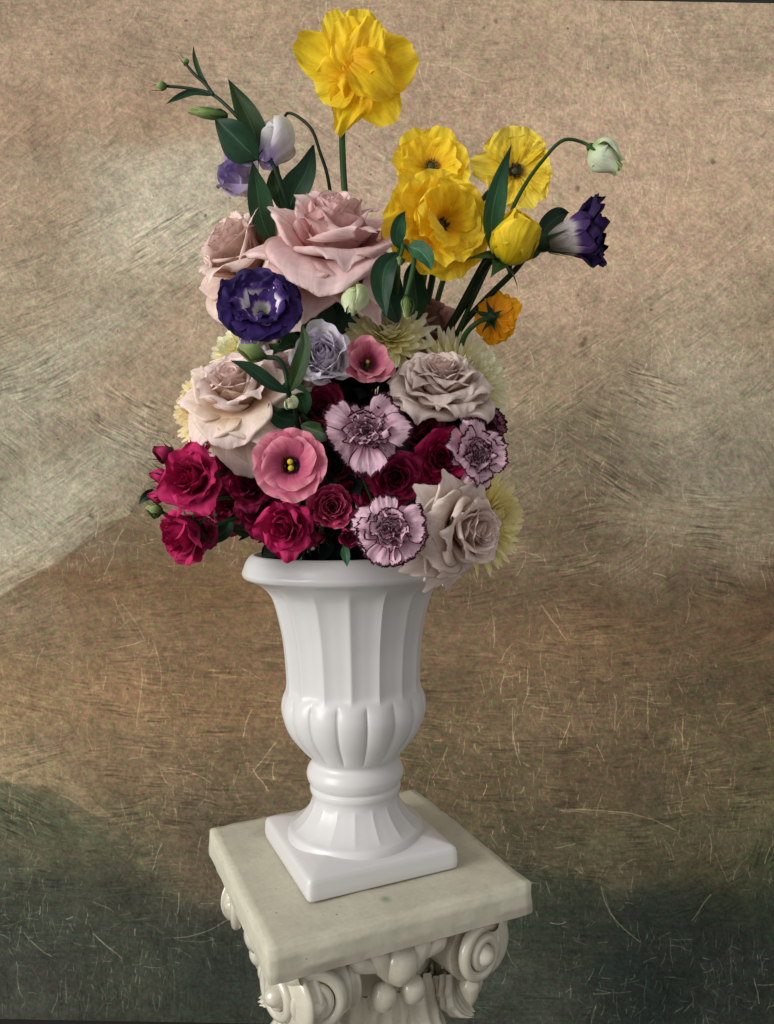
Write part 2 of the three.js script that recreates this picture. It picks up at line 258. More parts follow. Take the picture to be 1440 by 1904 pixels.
  // brushed grain: in every patch the bristles left parallel, slightly bent grooves; then mottling and coloured grain
  const S = [
    [90, 690, -28, .6, 1.3], [330, 455, -34, .4, 1.3], [60, 560, -20, .6, .8], [260, 640, -36, 0, .5], [290, 300, -18, .9, .5], [400, 330, 20, .8, .4], [130, 430, -30, 0, .6], [50, 830, 38, .2, .8], [40, 950, 36, .4, .9], [250, 830, 26, .6, 1.4], [300, 910, 32, .3, 1.3], [150, 900, -34, 0, .6], [160, 1010, -32, 0, .7], [350, 1010, 12, .5, .9], [220, 1085, -14, .4, .7], [30, 1090, -24, 0, .8], [430, 1090, -2, 0, .8],
    [100, 60, -4, 0, .35], [330, 150, 5, .4, .6], [520, 60, -6, 0, .4], [640, 300, 28, .4, .5], [860, 90, -4, 0, .4], [1100, 120, 84, 0, .4], [1350, 90, -2, 0, .4], [1000, 260, 86, 0, .3], [1250, 300, 80, 0, .35], [1420, 330, -40, 0, .4], [30, 260, -40, 0, .5], [200, 280, -38, .3, .5],
    [1150, 750, 22, .5, 1.6], [1160, 850, 32, .3, 1.6], [1060, 690, -35, .2, 1.1], [1240, 600, -36, .2, .6], [1380, 650, -40, 0, .5], [1020, 560, -30, 0, .45], [1000, 870, -34, 0, .8], [1060, 1000, -9, .5, 1.3], [1330, 950, 3, .4, 1.3], [1210, 1050, -34, .2, .8], [1350, 1080, 10, .5, 1], [1300, 800, -30, .3, .5], [1420, 860, 60, 0, .5], [950, 1130, -12, .2, .8], [1120, 1150, -4, .5, .9], [1400, 1160, -18, .3, .8],
    [90, 1190, -16, 0, .8], [270, 1190, -4, 0, .8], [440, 1220, 1, 0, .9], [60, 1300, 14, .4, .8], [260, 1310, 3, .1, 1], [440, 1330, -2, 0, 1], [60, 1410, -14, .4, .9], [260, 1430, 3, 0, .9], [440, 1440, 0, 0, .9], [60, 1505, 24, .6, 1.2], [230, 1545, -8, .7, 1.1], [380, 1540, 6, .3, .9],
    [880, 1250, 0, 0, .9], [1050, 1250, 5, .2, .9], [1220, 1260, -5, .3, .9], [1400, 1290, -12, .4, 1], [900, 1370, 3, 0, .9], [1100, 1370, -3, .2, .9], [1300, 1390, -14, .5, .9], [900, 1480, 4, .3, .8], [1100, 1470, 1, .4, .9], [1380, 1470, -6, .6, 1], [1240, 1545, -8, .6, .9], [1050, 1570, 2, 0, .8], [1320, 1620, -28, 1, .8], [1430, 1580, -70, .5, .7],
    [80, 1640, 6, .3, .7], [280, 1650, -3, 0, .6], [100, 1770, 0, 0, .5], [300, 1800, 84, 0, .5], [420, 1720, 88, 0, .5], [1040, 1700, 88, 0, .5], [1200, 1740, 0, 0, .5], [1360, 1760, 86, 0, .5], [1000, 1840, 0, 0, .5], [1250, 1850, 88, 0, .45], [60, 1870, 88, 0, .5], [700, 1200, 0, 0, .8], [700, 1500, 0, 0, .8], [700, 700, 0, 0, .3],
  ].map(([x, y, a, k, m]) => ({ x, y, c: Math.cos(a * DEG), s: Math.sin(a * DEG), k: k * .0012, m }));
  const CELL = 24, near = new Map();
  const im = c.getImageData(0, 0, BW, BH), D = im.data, bm = b.getImageData(0, 0, BW, BH), E = bm.data;
  for (let y = 0; y < BH; y++) for (let x = 0; x < BW; x++) {
    const o = (y * BW + x) * 4, px = x + BX0, py = y + BY0, kc = (y / CELL | 0) * 500 + (x / CELL | 0);
    let list = near.get(kc);
    if (!list) { const mx = (x / CELL | 0) * CELL + CELL / 2 + BX0, my = (y / CELL | 0) * CELL + CELL / 2 + BY0; list = S.map((q) => [Math.hypot(q.x - mx, (q.y - my) * 1.25), q]).sort((p, q) => p[0] - q[0]).slice(0, 5).map((p) => p[1]); near.set(kc, list); }
    const jx = px + 34 * noise(px / 55, py / 40, 3) + 12 * noise(px / 14, py / 14, 5), jy = py + 34 * noise(px / 55, py / 40, 13) + 12 * noise(px / 14, py / 14, 15);
    let d1 = 1e9, d2 = 1e9, q = list[0]; for (const p of list) { const d = Math.hypot(p.x - jx, (p.y - jy) * 1.25); if (d < d1) { d2 = d1; d1 = d; q = p; } else if (d < d2) d2 = d; }
    const A = (px - q.x) * q.c + (py - q.y) * q.s, B0 = (py - q.y) * q.c - (px - q.x) * q.s, B = B0 + q.k * A * A + 5 * noise(px / 70, py / 70, 31), rim = smooth(0, 34, d2 - d1), z = q.x;
    const groove = (noise(A / 40, B / 4.1, z) * .9 + .6 * noise(A / 24, B / 2.3, z + 3) + .5 * noise(A / 90, B / 10, z + 5)), gate = .35 + .9 * smooth(-.25, .4, noise(A / 80, B / 40, z + 9)), g = groove * q.m * gate * (.45 + .55 * rim);
    const deep = smooth(1000, 1750, py), mot = 10 * noise((px + py * .5) / 26, (py - px * .5) / 21, 1) + 12 * noise((px * .8 + py * .6) / 8.3, (py * .8 - px * .6) / 7.1, 4) + 9 * noise(px / 90, py / 90, 8) + 10 * noise((px * .82 + py * .57) / 4.3, (py * .82 - px * .57) / 4.3, 29) + rr(-7, 7);
    const m = 1 + (mot + (g < 0 ? 24 : 17) * g) / (100 - 24 * deep), t = 7.5 * noise((px * .9 + py * .43) / 6.1, (py * .9 - px * .43) / 6.7, 15) + 5 * noise(px / 15.3, py / 14.1, 18) + rr(-3, 3);
    const G = .89 + .3 * smooth(-50, 1250, px) + .3 * smooth(850, 1450, py), lum = (D[o] + D[o + 1] + D[o + 2]) / 3;  // key light falloff offset in the paint colour: dimmer left, brighter right and low
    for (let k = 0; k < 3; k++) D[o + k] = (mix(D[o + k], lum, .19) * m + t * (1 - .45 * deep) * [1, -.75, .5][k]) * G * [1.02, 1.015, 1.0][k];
    const e = clamp(E[o] + g * 60 + mot * .8, 0, 255); E[o] = E[o + 1] = E[o + 2] = e;
  }
  c.putImageData(im, 0, 0); b.putImageData(bm, 0, 0);
  return [cv, bp].map((k, i) => { const t = new THREE.CanvasTexture(k); if (!i) t.colorSpace = THREE.SRGBColorSpace; return t; });
}
{
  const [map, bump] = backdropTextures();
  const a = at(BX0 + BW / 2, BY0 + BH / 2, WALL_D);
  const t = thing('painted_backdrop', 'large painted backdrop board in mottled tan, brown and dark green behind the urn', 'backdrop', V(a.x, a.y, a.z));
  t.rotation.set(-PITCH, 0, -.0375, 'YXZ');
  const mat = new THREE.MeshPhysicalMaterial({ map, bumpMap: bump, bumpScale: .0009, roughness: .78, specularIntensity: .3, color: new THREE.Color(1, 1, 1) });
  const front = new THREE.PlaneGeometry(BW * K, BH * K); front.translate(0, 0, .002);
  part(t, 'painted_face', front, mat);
  const board = new THREE.BoxGeometry(BW * K, BH * K, .018); board.translate(0, 0, -.0085);
  part(t, 'board', board, darkWall);
}
// ---------------------------------------------------------------- pedestal and urn
const ceramic = new THREE.MeshPhysicalMaterial({ map: plainTex([211, 209, 208], 3, 3), roughness: .4, clearcoat: .45, clearcoatRoughness: .24, specularIntensity: .5, bumpMap: dataTex(128, 128, (u, v) => { const g = 128 + 60 * noise(u * 7, v * 7, 2) + 22 * noise(u * 21, v * 21, 3); return [g, g, g]; }, false), bumpScale: .0006 });
const glaze = new THREE.MeshPhysicalMaterial({ map: plainTex([204, 198, 180], 7, 5), roughness: .34, clearcoat: .8, clearcoatRoughness: .12 });
const paint = new THREE.MeshPhysicalMaterial({
  map: dataTex(512, 512, (u, v) => {
    const n = 1 + (4 * noise(u * 5, v * 5, 1) + 3 * noise(u * 19, v * 19, 2) + 3 * noise(u * 60, v * 60, 3)) / 100, c = [198, 194, 174].map((k) => k * n);
    const s = noise(u * 70, v * 70, 11); if (s > .74) return c.map((k) => k * .55);
    const g = smooth(.035, .0, Math.hypot((u - .46) * 1.1, (v - .12))); return [mix(c[0], 96, g * .5), mix(c[1], 122, g * .5), mix(c[2], 84, g * .5)];
  }), roughness: .6, specularIntensity: .35, bumpMap: dataTex(256, 256, (u, v) => { const g = 128 + 40 * noise(u * 8, v * 8, 2) + 34 * noise(u * 30, v * 30, 3) + 20 * noise(u * 80, v * 80, 3); return [g, g, g]; }, false), bumpScale: .0006,
});
const YAW = 0.4116;
function roundedSlab(w, h, r, wob, seed) {                            // a hand-cast slab with soft worn edges, top at y = 0
  const n = 44, faces = [], half = w / 2;
  const push = (p, f) => { const q = p.clone(), inner = V(clamp(p.x, -half + r, half - r), clamp(p.y, -h + r, -r), clamp(p.z, -half + r, half - r)), d = p.clone().sub(inner), l = d.length(); if (l > 0) q.copy(inner).addScaledVector(d, r * (1 + .25 * noise(p.x * 90, p.y * 90, p.z * 90 + seed)) / Math.max(l, 1e-6)); const a = wob * noise(p.x * 22, p.y * 30, p.z * 22 + seed) + wob * .5 * noise(p.x * 70, p.y * 70, p.z * 70 + seed); return q.add(V(q.x * a * 6, a * .5, q.z * a * 6)); };
  const grid = [...Array(n + 1).keys()].map((i) => { const t = i / n; return t < .12 ? t / .12 * r * 1.4 / w : t > .88 ? 1 - (1 - t) / .12 * r * 1.4 / w : mix(r * 1.4 / w, 1 - r * 1.4 / w, (t - .12) / .76); });
  const gh = 14, hgrid = [...Array(gh + 1).keys()].map((i) => { const t = i / gh; return t < .3 ? t / .3 * r * 1.4 / h : t > .7 ? 1 - (1 - t) / .3 * r * 1.4 / h : mix(r * 1.4 / h, 1 - r * 1.4 / h, (t - .3) / .4); });
  for (const s of [0, 1]) faces.push(gridGeo(n, n, (i, j) => { const x = grid[i], z = grid[j]; return [push(V((x - .5) * w, s ? 0 : -h, (s ? .5 - z : z - .5) * w)), x, s ? z : 1 - z]; }));
  for (let k = 0; k < 4; k++) faces.push(gridGeo(n, gh, (i, j) => { const p = V((grid[i] - .5) * w, -h + hgrid[j] * h, half).applyAxisAngle(V(0, 1, 0), k * Math.PI / 2); return [push(p), grid[i], hgrid[j] * .12 + .3 + .15 * k]; }));
  const g = mergeGeometries(faces); const m = g.clone(); m.deleteAttribute('uv'); m.deleteAttribute('normal');
  return toCreasedNormals(g, 1.2);
}
function lathe(profile, seg, mod, sub = 4) {
  const c = new THREE.SplineCurve(profile.map(([r, h]) => new THREE.Vector2(r, h))), n = profile.length * sub;
  return gridGeo(seg, n, (i, j) => { const p = c.getPoint(j / n), a = -i / seg * 2 * Math.PI, r = Math.max(0, p.x) * (mod ? 1 + mod(a, p.y, p.x) : 1); return [V(Math.sin(a) * r, p.y, Math.cos(a) * r), i / seg, p.y * 3]; });
}
{
  const ped = thing('pedestal', 'cream painted column pedestal with square slab top and scrolled capital under the urn', 'pedestal', V(0, 0, 0));
  ped.rotation.y = YAW; ped.updateMatrixWorld(true);
  const slab = roundedSlab(.25, .031, .0026, .0018, 3); slab.translate(0, SLAB_TOP, 0);
  part(ped, 'slab', slab, paint);
  const cap0 = SLAB_TOP - .031;
  // bell of the capital, shaft and foot
  part(ped, 'bell', lathe([[.1, cap0 - .002], [.094, cap0 - .012], [.082, cap0 - .04], [.072, cap0 - .09], [.068, cap0 - .14], [.07, cap0 - .15], [.07, cap0 - .158]], 48), glaze);
  part(ped, 'shaft', lathe([[.066, cap0 - .157], [.066, cap0 - .16], [.069, .4], [.072, .16], [.074, .1]], 96, (a, y) => -.05 * Math.abs(Math.sin(a * 10))), glaze);
  part(ped, 'base_moulding', lathe([[.075, .1], [.092, .095], [.098, .08], [.09, .068], [.1, .06], [.11, .048], [.108, .036], [.1, .03]], 48), glaze);
  const foot = roundedSlab(.25, .032, .004, .003, 8); foot.translate(0, .032, 0); part(ped, 'plinth', foot, paint);
  // scrolls, buds and leaves on the four faces
  const voluteGeo = (s) => { // one scroll
    const turns = 1.7, n = 70, pts = [], rad = [];
    for (let i = 0; i <= n; i++) { const t = i / n, a = Math.PI * .7 - turns * 2 * Math.PI * t, R = mix(.0262, .0085, Math.pow(t, .85)); pts.push(V(s * Math.cos(a) * R, Math.sin(a) * R, .004 + .005 * t)); rad.push(mix(.0064, .004, t)); } rad.unshift(.0064);
    pts.unshift(V(s * -.03, .026, .0));
    return tube(pts, rad, 12, 2);
  };
  const ball = (rx, ry, rz, x = 0, y = 0, z = 0) => { const g = new THREE.SphereGeometry(1, 26, 18); g.scale(rx, ry, rz); g.translate(x, y, z); return g; };
  const drop = (L, W) => lathe([[0, .004], [W * .55, 0], [W, -L * .22], [W * .92, -L * .45], [W * .6, -L * .75], [.0015, -L]], 22);            // a tongue that tapers downwards
  const leafLobe = (L, W, curl) => {                                   // a ribbed acanthus leaf with thickness, its tip rolling out
    const sheet = (off) => gridGeo(30, 22, (i, j) => {
      const u = i / 30 * 2 - 1, v = j / 22, w = W * Math.pow(Math.sin(Math.PI * clamp(.2 + v * .74)), .6) * (1 + .1 * Math.cos(v * 22) * Math.abs(u)), a = curl * v * v, x = u * w;
      const z = .5 * L * (1 - Math.cos(a)) / Math.max(curl, .1) * 1.3 - .35 * w * u * u + .0024 * Math.cos(u * 10.5) * (1 - v * .4) + off, y = -L * (v - .16 * v * v * v * curl);
      return [V(x, y, z), u * .5 + .5, v];
    });
    return mergeGeometries([sheet(0), sheet(-.006)]);
  };
  for (let k = 0; k < 4; k++) {
    const turn = new THREE.Matrix4().makeRotationY(k * Math.PI / 2 * -1);
    const put = (name, g, x, y, z, ry = 0, rz = 0, rx = 0) => { const h = g.clone(); h.applyMatrix4(new THREE.Matrix4().makeRotationFromEuler(new THREE.Euler(rx, ry, rz, 'YXZ')).setPosition(x, cap0 + y, z)); h.applyMatrix4(turn); return part(ped, name, h, glaze); };
    for (const s of [-1, 1]) {
      const vx = s * .079, vy = -.036, vz = .1, ry = s * .3;
      put('volute', voluteGeo(-s), vx, vy, vz, ry);
      put('volute_eye', ball(.0105, .0098, .012, 0, 0, .007), vx, vy, vz, ry);
      const back = new THREE.CylinderGeometry(.029, .026, .04, 36, 3); back.rotateX(Math.PI / 2); back.translate(0, 0, -.026); put('volute_back', back, vx, vy, vz, ry);
      put('tongue', drop(.045, .0105), s * .026, -.006, .1, 0, -s * .5);
      put('tongue', drop(.034, .009), s * .046, -.012, .098, s * .2, -s * 1.15);
      put('acanthus_leaf', leafLobe(.07, .026, 1.1), s * .034, -.066, .072, s * .2, s * .12);
      put('acanthus_leaf', leafLobe(.05, .018, 1.3), s * .068, -.07, .07, s * .5, s * .2);
      put('tongue', drop(.03, .01), s * .077, -.066, .088, s * .4, s * .1);
      if (s > 0) { const bolster = lathe([[.006, -.05], [.022, -.048], [.0275, -.04], [.0235, -.032], [.027, -.024], [.0225, -.012], [.022, 0], [.0225, .012], [.027, .024], [.0235, .032], [.0275, .04], [.022, .048], [.006, .05]], 32); bolster.rotateX(Math.PI / 2); bolster.scale(1.05, 1.05, .62); put('bolster', bolster, .086, -.036, .072, .3); }
    }
    put('egg', ball(.0165, .0195, .0155), 0, -.026, .101);
    put('bead', ball(.012, .0135, .0115), -.015, -.054, .097); put('bead', ball(.012, .013, .0115), .014, -.056, .096);
    put('centre_leaf', leafLobe(.08, .026, 1.2), 0, -.07, .078);
  }
}
const URN = V(-.0002, SLAB_TOP, .0006);
{
  const urn = thing('urn', 'white glazed ceramic urn with fluted sides and square foot holding the bouquet', 'urn', URN);
  urn.rotation.y = YAW;
  const FL = 16;
  const prof = [[.04, .13], [.056, .16], [.056, .2], [.062, .24], [.072, .268], [.088, .292], [.0915, .3], [.0945, .3035], [.0985, .302], [.103, .2965], [.1055, .290], [.1068, .2865], [.1064, .2838], [.1045, .2812], [.0985, .2785], [.0925, .2755], [.0858, .2695], [.0805, .2615], [.0765, .2505], [.0727, .2345], [.0697, .2175], [.068, .2], [.0672, .186], [.0668, .1745], [.0677, .1675], [.0698, .1605], [.0712, .1525], [.0709, .1445], [.068, .134], [.0632, .1245], [.0565, .1155], [.049, .1065], [.0435, .1005], [.0424, .0975], [.0435, .0945], [.0466, .0905], [.0484, .0845], [.0474, .0790], [.0456, .0757], [.0443, .0742], [.0442, .0725], [.0453, .071], [.0453, .0675], [.0438, .0642], [.0432, .0615], [.0436, .0575], [.0458, .0515], [.0502, .0448], [.0562, .0382], [.0615, .034], [.0658, .0315], [.0676, .0285], [.0684, .0255], [.0686, .0225]];
  const ridge = (a) => Math.abs(Math.cos(a * FL / 2));                 // sharp ridges with hollow flutes between
  const body = lathe(prof, 320, (a, y, r) => {
    const flute = smooth(.278, .262, y) * smooth(.164, .172, y), gad = smooth(.1, .11, y) * smooth(.169, .158, y), foot = smooth(.062, .054, y) * smooth(.031, .036, y);
    const outer = y > .283 || (y > .13 && r < .06) ? 0 : 1;
    return outer * (flute * .036 * (-1 + Math.pow(1 - ridge(a + Math.PI / FL), 1.4)) + gad * .052 * (Math.sqrt(ridge(a)) - .75) + foot * .022 * (-.6 + Math.pow(1 - ridge(a + Math.PI / FL), 1.5)));
  }, 5);
  part(urn, 'body', body, ceramic);
  // square foot: soft corners, top dished up towards the round stem
  const S = .0752, n = 72;
  const pr = [[0, .0012], [.975, .0012], [.996, .0026], [1.006, .008], [1.0, .0175], [.985, .0212], [.955, .0228], [.9, .0242], [.8, .0262], [.6, .0285], [.2, .029]];
  const foot = gridGeo(4 * n, (pr.length - 1) * 3, (i, j) => {
    const f = j / 3, q = Math.min(pr.length - 2, Math.floor(f)), k = f - q, s = mix(pr[q][0], pr[q + 1][0], k), y = mix(pr[q][1], pr[q + 1][1], k);
    const a = -i / (4 * n) * 2 * Math.PI + Math.PI / 4, pw = mix(56, 40, s), c = Math.cos(a), sn = Math.sin(a), r = S / Math.pow(Math.pow(Math.abs(c), pw) + Math.pow(Math.abs(sn), pw), 1 / pw);
    return [V(c * r * s, y, sn * r * s), i / n, y * 8 + s];
  });
  part(urn, 'square_foot', foot, ceramic);
}
// ---------------------------------------------------------------- flowers: petals are swept sheets that cup, roll and curl
function petalGeo(o) {
  const { L = 1, W = .5, r0 = .05, y0 = 0, az = 0, th = [20, 20], prof = [.35, .8, 1, .9, .55], wrap = [.5, .3], roll = [0, 0], u0 = .5, round = .25, rp = 2.5, point = 0, ruf = 0, rufN = 2.5, crump = 0, pleat = 0, jag = 0, tilt = 0, lean = 0, nu = 14, nv = 16, seed = 1, q = null, fold = null } = o;
  const N = 40, R = [r0], H = [y0], ca = Math.cos(az), sa = Math.sin(az);
  for (let i = 1; i <= N + 6; i++) { const a = knot(th, (i - .5) / N) * DEG; R.push(R[i - 1] + L / N * Math.sin(a)); H.push(H[i - 1] + L / N * Math.cos(a)); }
  const S = (A, t) => { const x = clamp(t, 0, 1.14) * N, i = Math.min(N + 5, Math.floor(x)); return mix(A[i], A[i + 1], x - i); };
  const ph = seed * 1.7, half = nu / 2, rows = [];
  for (let j = 0; j <= nv; j++) {
    const v = j / nv, w = W * Math.max(.02, knot(prof, v)), kap = knot(wrap, v) / Math.max(S(R, v), .1 * L), rl = knot(roll, v) * DEG, X = [], Y = [];
    for (const s of [-1, 1]) { let x = 0, y = 0; for (let i = 0; i <= half; i++) { if (i) { const u = (i - .5) / half, p = kap * Math.min(u, fold ? fold.tip : 1) * w - (fold ? 0 : rl * Math.max(0, (u - u0) / (1 - u0)) ** 1.6) - (fold ? fold.ang * DEG * smooth(0, fold.span, u - mix(1, fold.tip, smooth(.3, 1.05, v)) + (s > 0 ? fold.skew : -fold.skew)) : 0); x += Math.cos(p) * w / half; y += Math.sin(p) * w / half; } X[half + s * i] = s * x; Y[half + s * i] = y; } }
    rows.push([v, w, X, Y]);
  }
  const g = gridGeo(nu, nv, (i, j) => {
    const u = i / nu * 2 - 1, [v, w, X, Y] = rows[j], au = Math.abs(u);
    let f = 1 - round * au ** rp + point * Math.exp(-((u / .16) ** 2)) + .05 * noise(u * 2 + ph, ph, 2);
    if (jag) f += jag * (noise(u * 7 + ph, 3, ph) * .9 + (Math.abs((u * 6.5 + ph) % 1) - .5) * .5);
    const t = v * f, a = knot(th, t) * DEG, st = Math.sin(a), ct = Math.cos(a);
    let x = X[i] + lean * L * v * v, y = Y[i] + tilt * u * w;
    y += ruf * W * v * v * (.35 + .65 * au) * Math.sin(u * Math.PI * rufN + ph) * (1 + .5 * noise(u * 3, v * 3, ph));
    if (crump) y += crump * W * v * (noise(u * 2.6 + ph, v * 2.2, ph) + .55 * noise(u * 5.5, v * 4 + ph, ph + 3));
    if (pleat) { const fan = u / (.4 + .6 * v); y += pleat * W * Math.sqrt(v) * noise(fan * 7 + ph, v * 1.3, ph + 7); }
    const rho = S(R, t) - ct * y, h = S(H, t) + st * y;
    return [V(ca * rho - sa * x, h, sa * rho + ca * x), (u + 1) / 2, v];
  });
  if (q) g.applyQuaternion(q);
  return g;
}
function aim(axis, spin = 0) {                                        // turns +y into the flower's facing, x staying to the right
  const y = V(...axis).normalize(), x = V(1, 0, 0).addScaledVector(y, -y.x).normalize(), z = x.clone().cross(y);
  const m = new THREE.Matrix4().makeBasis(x, y, z), q = new THREE.Quaternion().setFromRotationMatrix(m);
  return q.multiply(new THREE.Quaternion().setFromAxisAngle(V(0, 1, 0), spin * DEG));
}
const SIZE = { s: 1 };
// bloom: a flower head at a point; list = petal settings with lengths as shares of R
function bloom(name, label, category, group, pos, axis, R, list, mat, { spin = 0, sink = 0 } = {}) {
  const q = aim(axis, spin), base = pos.clone().addScaledVector(V(...axis).normalize(), -sink * R), t = thing(name, label, category, base, group);
  list.forEach((p, i) => part(t, p.name ?? 'petal', petalGeo({ ...p, L: p.L * R, W: p.W * R, r0: (p.r0 ?? .05) * R, y0: (p.y0 ?? 0) * R, seed: p.seed ?? i + 1 + R * 1000, q }), p.mat ?? mat));
  t.userData2 = null; delete t.userData2;
  return { t, q, base, R, axis: V(...axis).normalize() };
}
const loc = (f, p) => p.clone().sub(f.t.position);
const screen = (pts) => pts.map(([x, y, d]) => at(x, y, d));
const screenV = (pts) => pts.map((p) => p.isVector3 ? p.clone() : at(...p));
function addStem(t, pts, r0, r1, mat = M.stem, name = 'stem') { return part(t, name, tube(screenV(pts).map((p) => p.sub(t.position)), [r0, mix(r0, r1, .5), r1]), mat); }
function leafGeo(pts, W, { roll = 0, fold = .35, wave = .1, sharp = 1, nu = 8, nv = 20, peak = .8, seed = 1 } = {}) {
  const c = new THREE.CatmullRomCurve3(pts, false, 'centripetal'), view = camera.position;
  return gridGeo(nu, nv, (i, j) => {
    const v = j / nv, u = i / nu * 2 - 1, p = c.getPoint(v), tg = c.getTangent(v), n0 = view.clone().sub(p.clone().add(SIZE.o ?? V(0, 0, 0))).normalize(), side = tg.clone().cross(n0).normalize().applyAxisAngle(tg, roll * DEG), n = side.clone().cross(tg).normalize();
    const w = W * Math.pow(Math.sin(Math.PI * Math.pow(clamp(v * .985 + .01), peak)), sharp) + W * .02;
    return [p.addScaledVector(side, u * w).addScaledVector(n, fold * Math.abs(u) * w + wave * W * Math.sin(v * 9 + u * 2 + seed) * Math.abs(u)), (u + 1) / 2, v];
  });
}
let leafCount = 0;
function addLeaf(t, pts, wpx, mat = M.leaf, o = {}) {
  const W = wpx * PX(pts[0][2]); SIZE.o = t.position; if (mat === M.leaf) mat = [M.leaf, M.leafPale, M.leaf, M.leafOlive][leafCount++ % 4];
  return part(t, o.name ?? 'leaf', leafGeo(screen(pts).map((p) => p.sub(t.position)), W, o), mat);
}
function sepals(f, n, L, W, th, mat = M.sepal, o = {}) {
  for (let i = 0; i < n; i++) part(f.t, 'sepal', petalGeo({ L: L * f.R * rr(.85, 1.15), W: W * f.R, r0: (o.r0 ?? .05) * f.R, y0: (o.y0 ?? 0) * f.R, az: (i / n * 360 + (o.az ?? 20) + rr(-12, 12)) * DEG, th: th.map((a) => a + rr(-8, 8)), prof: o.prof ?? [1, .8, .5, .25, .03], wrap: [.5, .2], round: 0, nu: 6, nv: 12, q: f.q, seed: i }), mat);
}
function calyx(f, r, h, mat = M.sepal) { const g = new THREE.SphereGeometry(r * f.R, 16, 12); g.scale(1, h / r, 1); g.applyQuaternion(f.q); part(f.t, 'calyx', g, mat); }

// ---- kinds of flower
function roseList({ n = 26, open = 1, W0 = .34, W1 = .66, L0 = .82, L1 = 1.0, thIn = [40, 6, -5, -8, 4], thMid = [60, 16, 4, 14, 60], thOut = [84, 72, 84, 108, 165], rollOut = 190, point = .16, e = 1.15, r1 = .16, ruf = 0, seed = 1, roundIn = .15, o2 = true, foldAng = 165 }) {
  reseed(seed); const out = [];
  for (let i = 0; i < n; i++) {
    const k = Math.pow(i / (n - 1), e) * open, m = k < .5 ? mixA(thIn, thMid, k * 2) : mixA(thMid, thOut, k * 2 - 1), j = rr(-5, 5) * k;
    out.push({ az: (i * 137.5 + rr(-10, 10)) * DEG, L: mix(L0, L1, k) * rr(.95, 1.05), W: mix(W0, W1, Math.sqrt(k)) * rr(.93, 1.07), r0: mix(.015, r1, k), y0: -.12 * k, th: m.map((a, s) => a + j + rr(-4, 4) * k),
      prof: mixA([.5, .9, 1, .95, .7], [.42, .85, 1.02, .98, .62], k), wrap: mixA([1, 1, 1, 1], [.8, .7, .4, .1], Math.sqrt(k)), roll: mixA([0, 0, 0, 0], [0, 20, rollOut * .6, rollOut], smooth(.12, .8, k) * rr(.75, 1.15)), fold: o2 && k > .3 ? { tip: mix(.85, rr(.34, .6), smooth(.3, .75, k)), ang: foldAng * smooth(.25, .6, k) * rr(.8, 1.1), span: rr(.28, .42), skew: rr(-.16, .16) } : null, u0: mix(.6, rr(.3, .45), k), round: mix(roundIn, .3, k), point: point * smooth(.2, .7, k),
      ruf: ruf * k, rufN: rr(1.5, 2.5), crump: .05 + (ruf ? .08 : .06) * k, tilt: mix(.3, rr(-.2, .2), k), lean: rr(-.06, .06) * k, nu: 28, nv: 22, seed: seed * 31 + i });
  }
  return out;
}
const guard = (a, L, W, th, o = {}) => ({ az: a * DEG, L, W, th, prof: [.4, .8, 1.02, 1, .72], wrap: [.7, .5, .25, .05], fold: { tip: .34, ang: 165, span: .24, skew: rr(-.1, .1), ...(o.f ?? {}) }, round: .22, point: .22, crump: .05, r0: .14, y0: -.1, nu: 28, nv: 22, ...o });
function mumList({ n = 120, seed = 1, flat = 104, W = .075, L0 = .42, L1 = 1 }) {
  reseed(seed); const out = [];
  for (let i = 0; i < n; i++) {
    const k = i / (n - 1), a = mix(4, flat, Math.pow(k, .8));
    out.push({ az: i * 137.508 * DEG, L: mix(L0, L1, Math.pow(k, .6)) * rr(.92, 1.06), W: W * rr(.85, 1.15), r0: .02 + .12 * k, y0: -.08 * k, th: [a * .9, a * .95, a * .85, a * .74 - 10 + rr(-8, 8)], prof: [.5, .75, .95, 1.05, 1, .6], wrap: [0, 0], roll: [-70, -60, -45, -30], u0: 0, round: .1, nu: 4, nv: 8, tilt: rr(-.3, .3), lean: rr(-.08, .08), seed: i + seed });
  }
  return out;
}
function carnationList({ seed = 1, outer = 9, inner = 22, thO = [35, 60, 80, 92, 98], lens = null, az0 = 0 }) {
  reseed(seed); const out = [];
  for (let i = 0; i < inner; i++) { const k = i / inner; out.push({ az: (i * 137.5 + rr(-20, 20)) * DEG, L: mix(.34, .62, k), W: mix(.22, .4, k), r0: .02 + .06 * k, th: [mix(10, 40, k), mix(0, 45, k) + rr(-14, 14), mix(-6, 52, k) + rr(-16, 16), mix(-10, 62, k) + rr(-30, 30)], prof: [.2, .42, .8, 1, 1.02], wrap: [.3, .1], round: .12, rp: 2, jag: .07, ruf: .34, rufN: rr(1.4, 2.6), crump: .3, tilt: rr(-.5, .5), nu: 26, nv: 12, seed: seed * 17 + i }); }
  for (let i = 0; i < outer; i++) { const l = lens ? lens[i % lens.length] : rr(.8, 1.08); out.push({ az: (az0 + i / outer * 360 + rr(-16, 16)) * DEG, L: l, W: .46 * rr(.75, 1.2), r0: .06, y0: -.03 * (i % 3), th: thO.map((a, k) => a + rr(-16, 16) * (.3 + k * .25) + (i % 2 ? 8 : -6)), prof: [.12, .26, .6, .95, 1.05], wrap: [.3, 0], round: .2, rp: 2, jag: .075, ruf: .2, rufN: rr(1.2, 2.2), crump: .22, pleat: .05, tilt: rr(-.3, .3), nu: 32, nv: 16, seed: seed * 13 + i }); }
  return out;
}
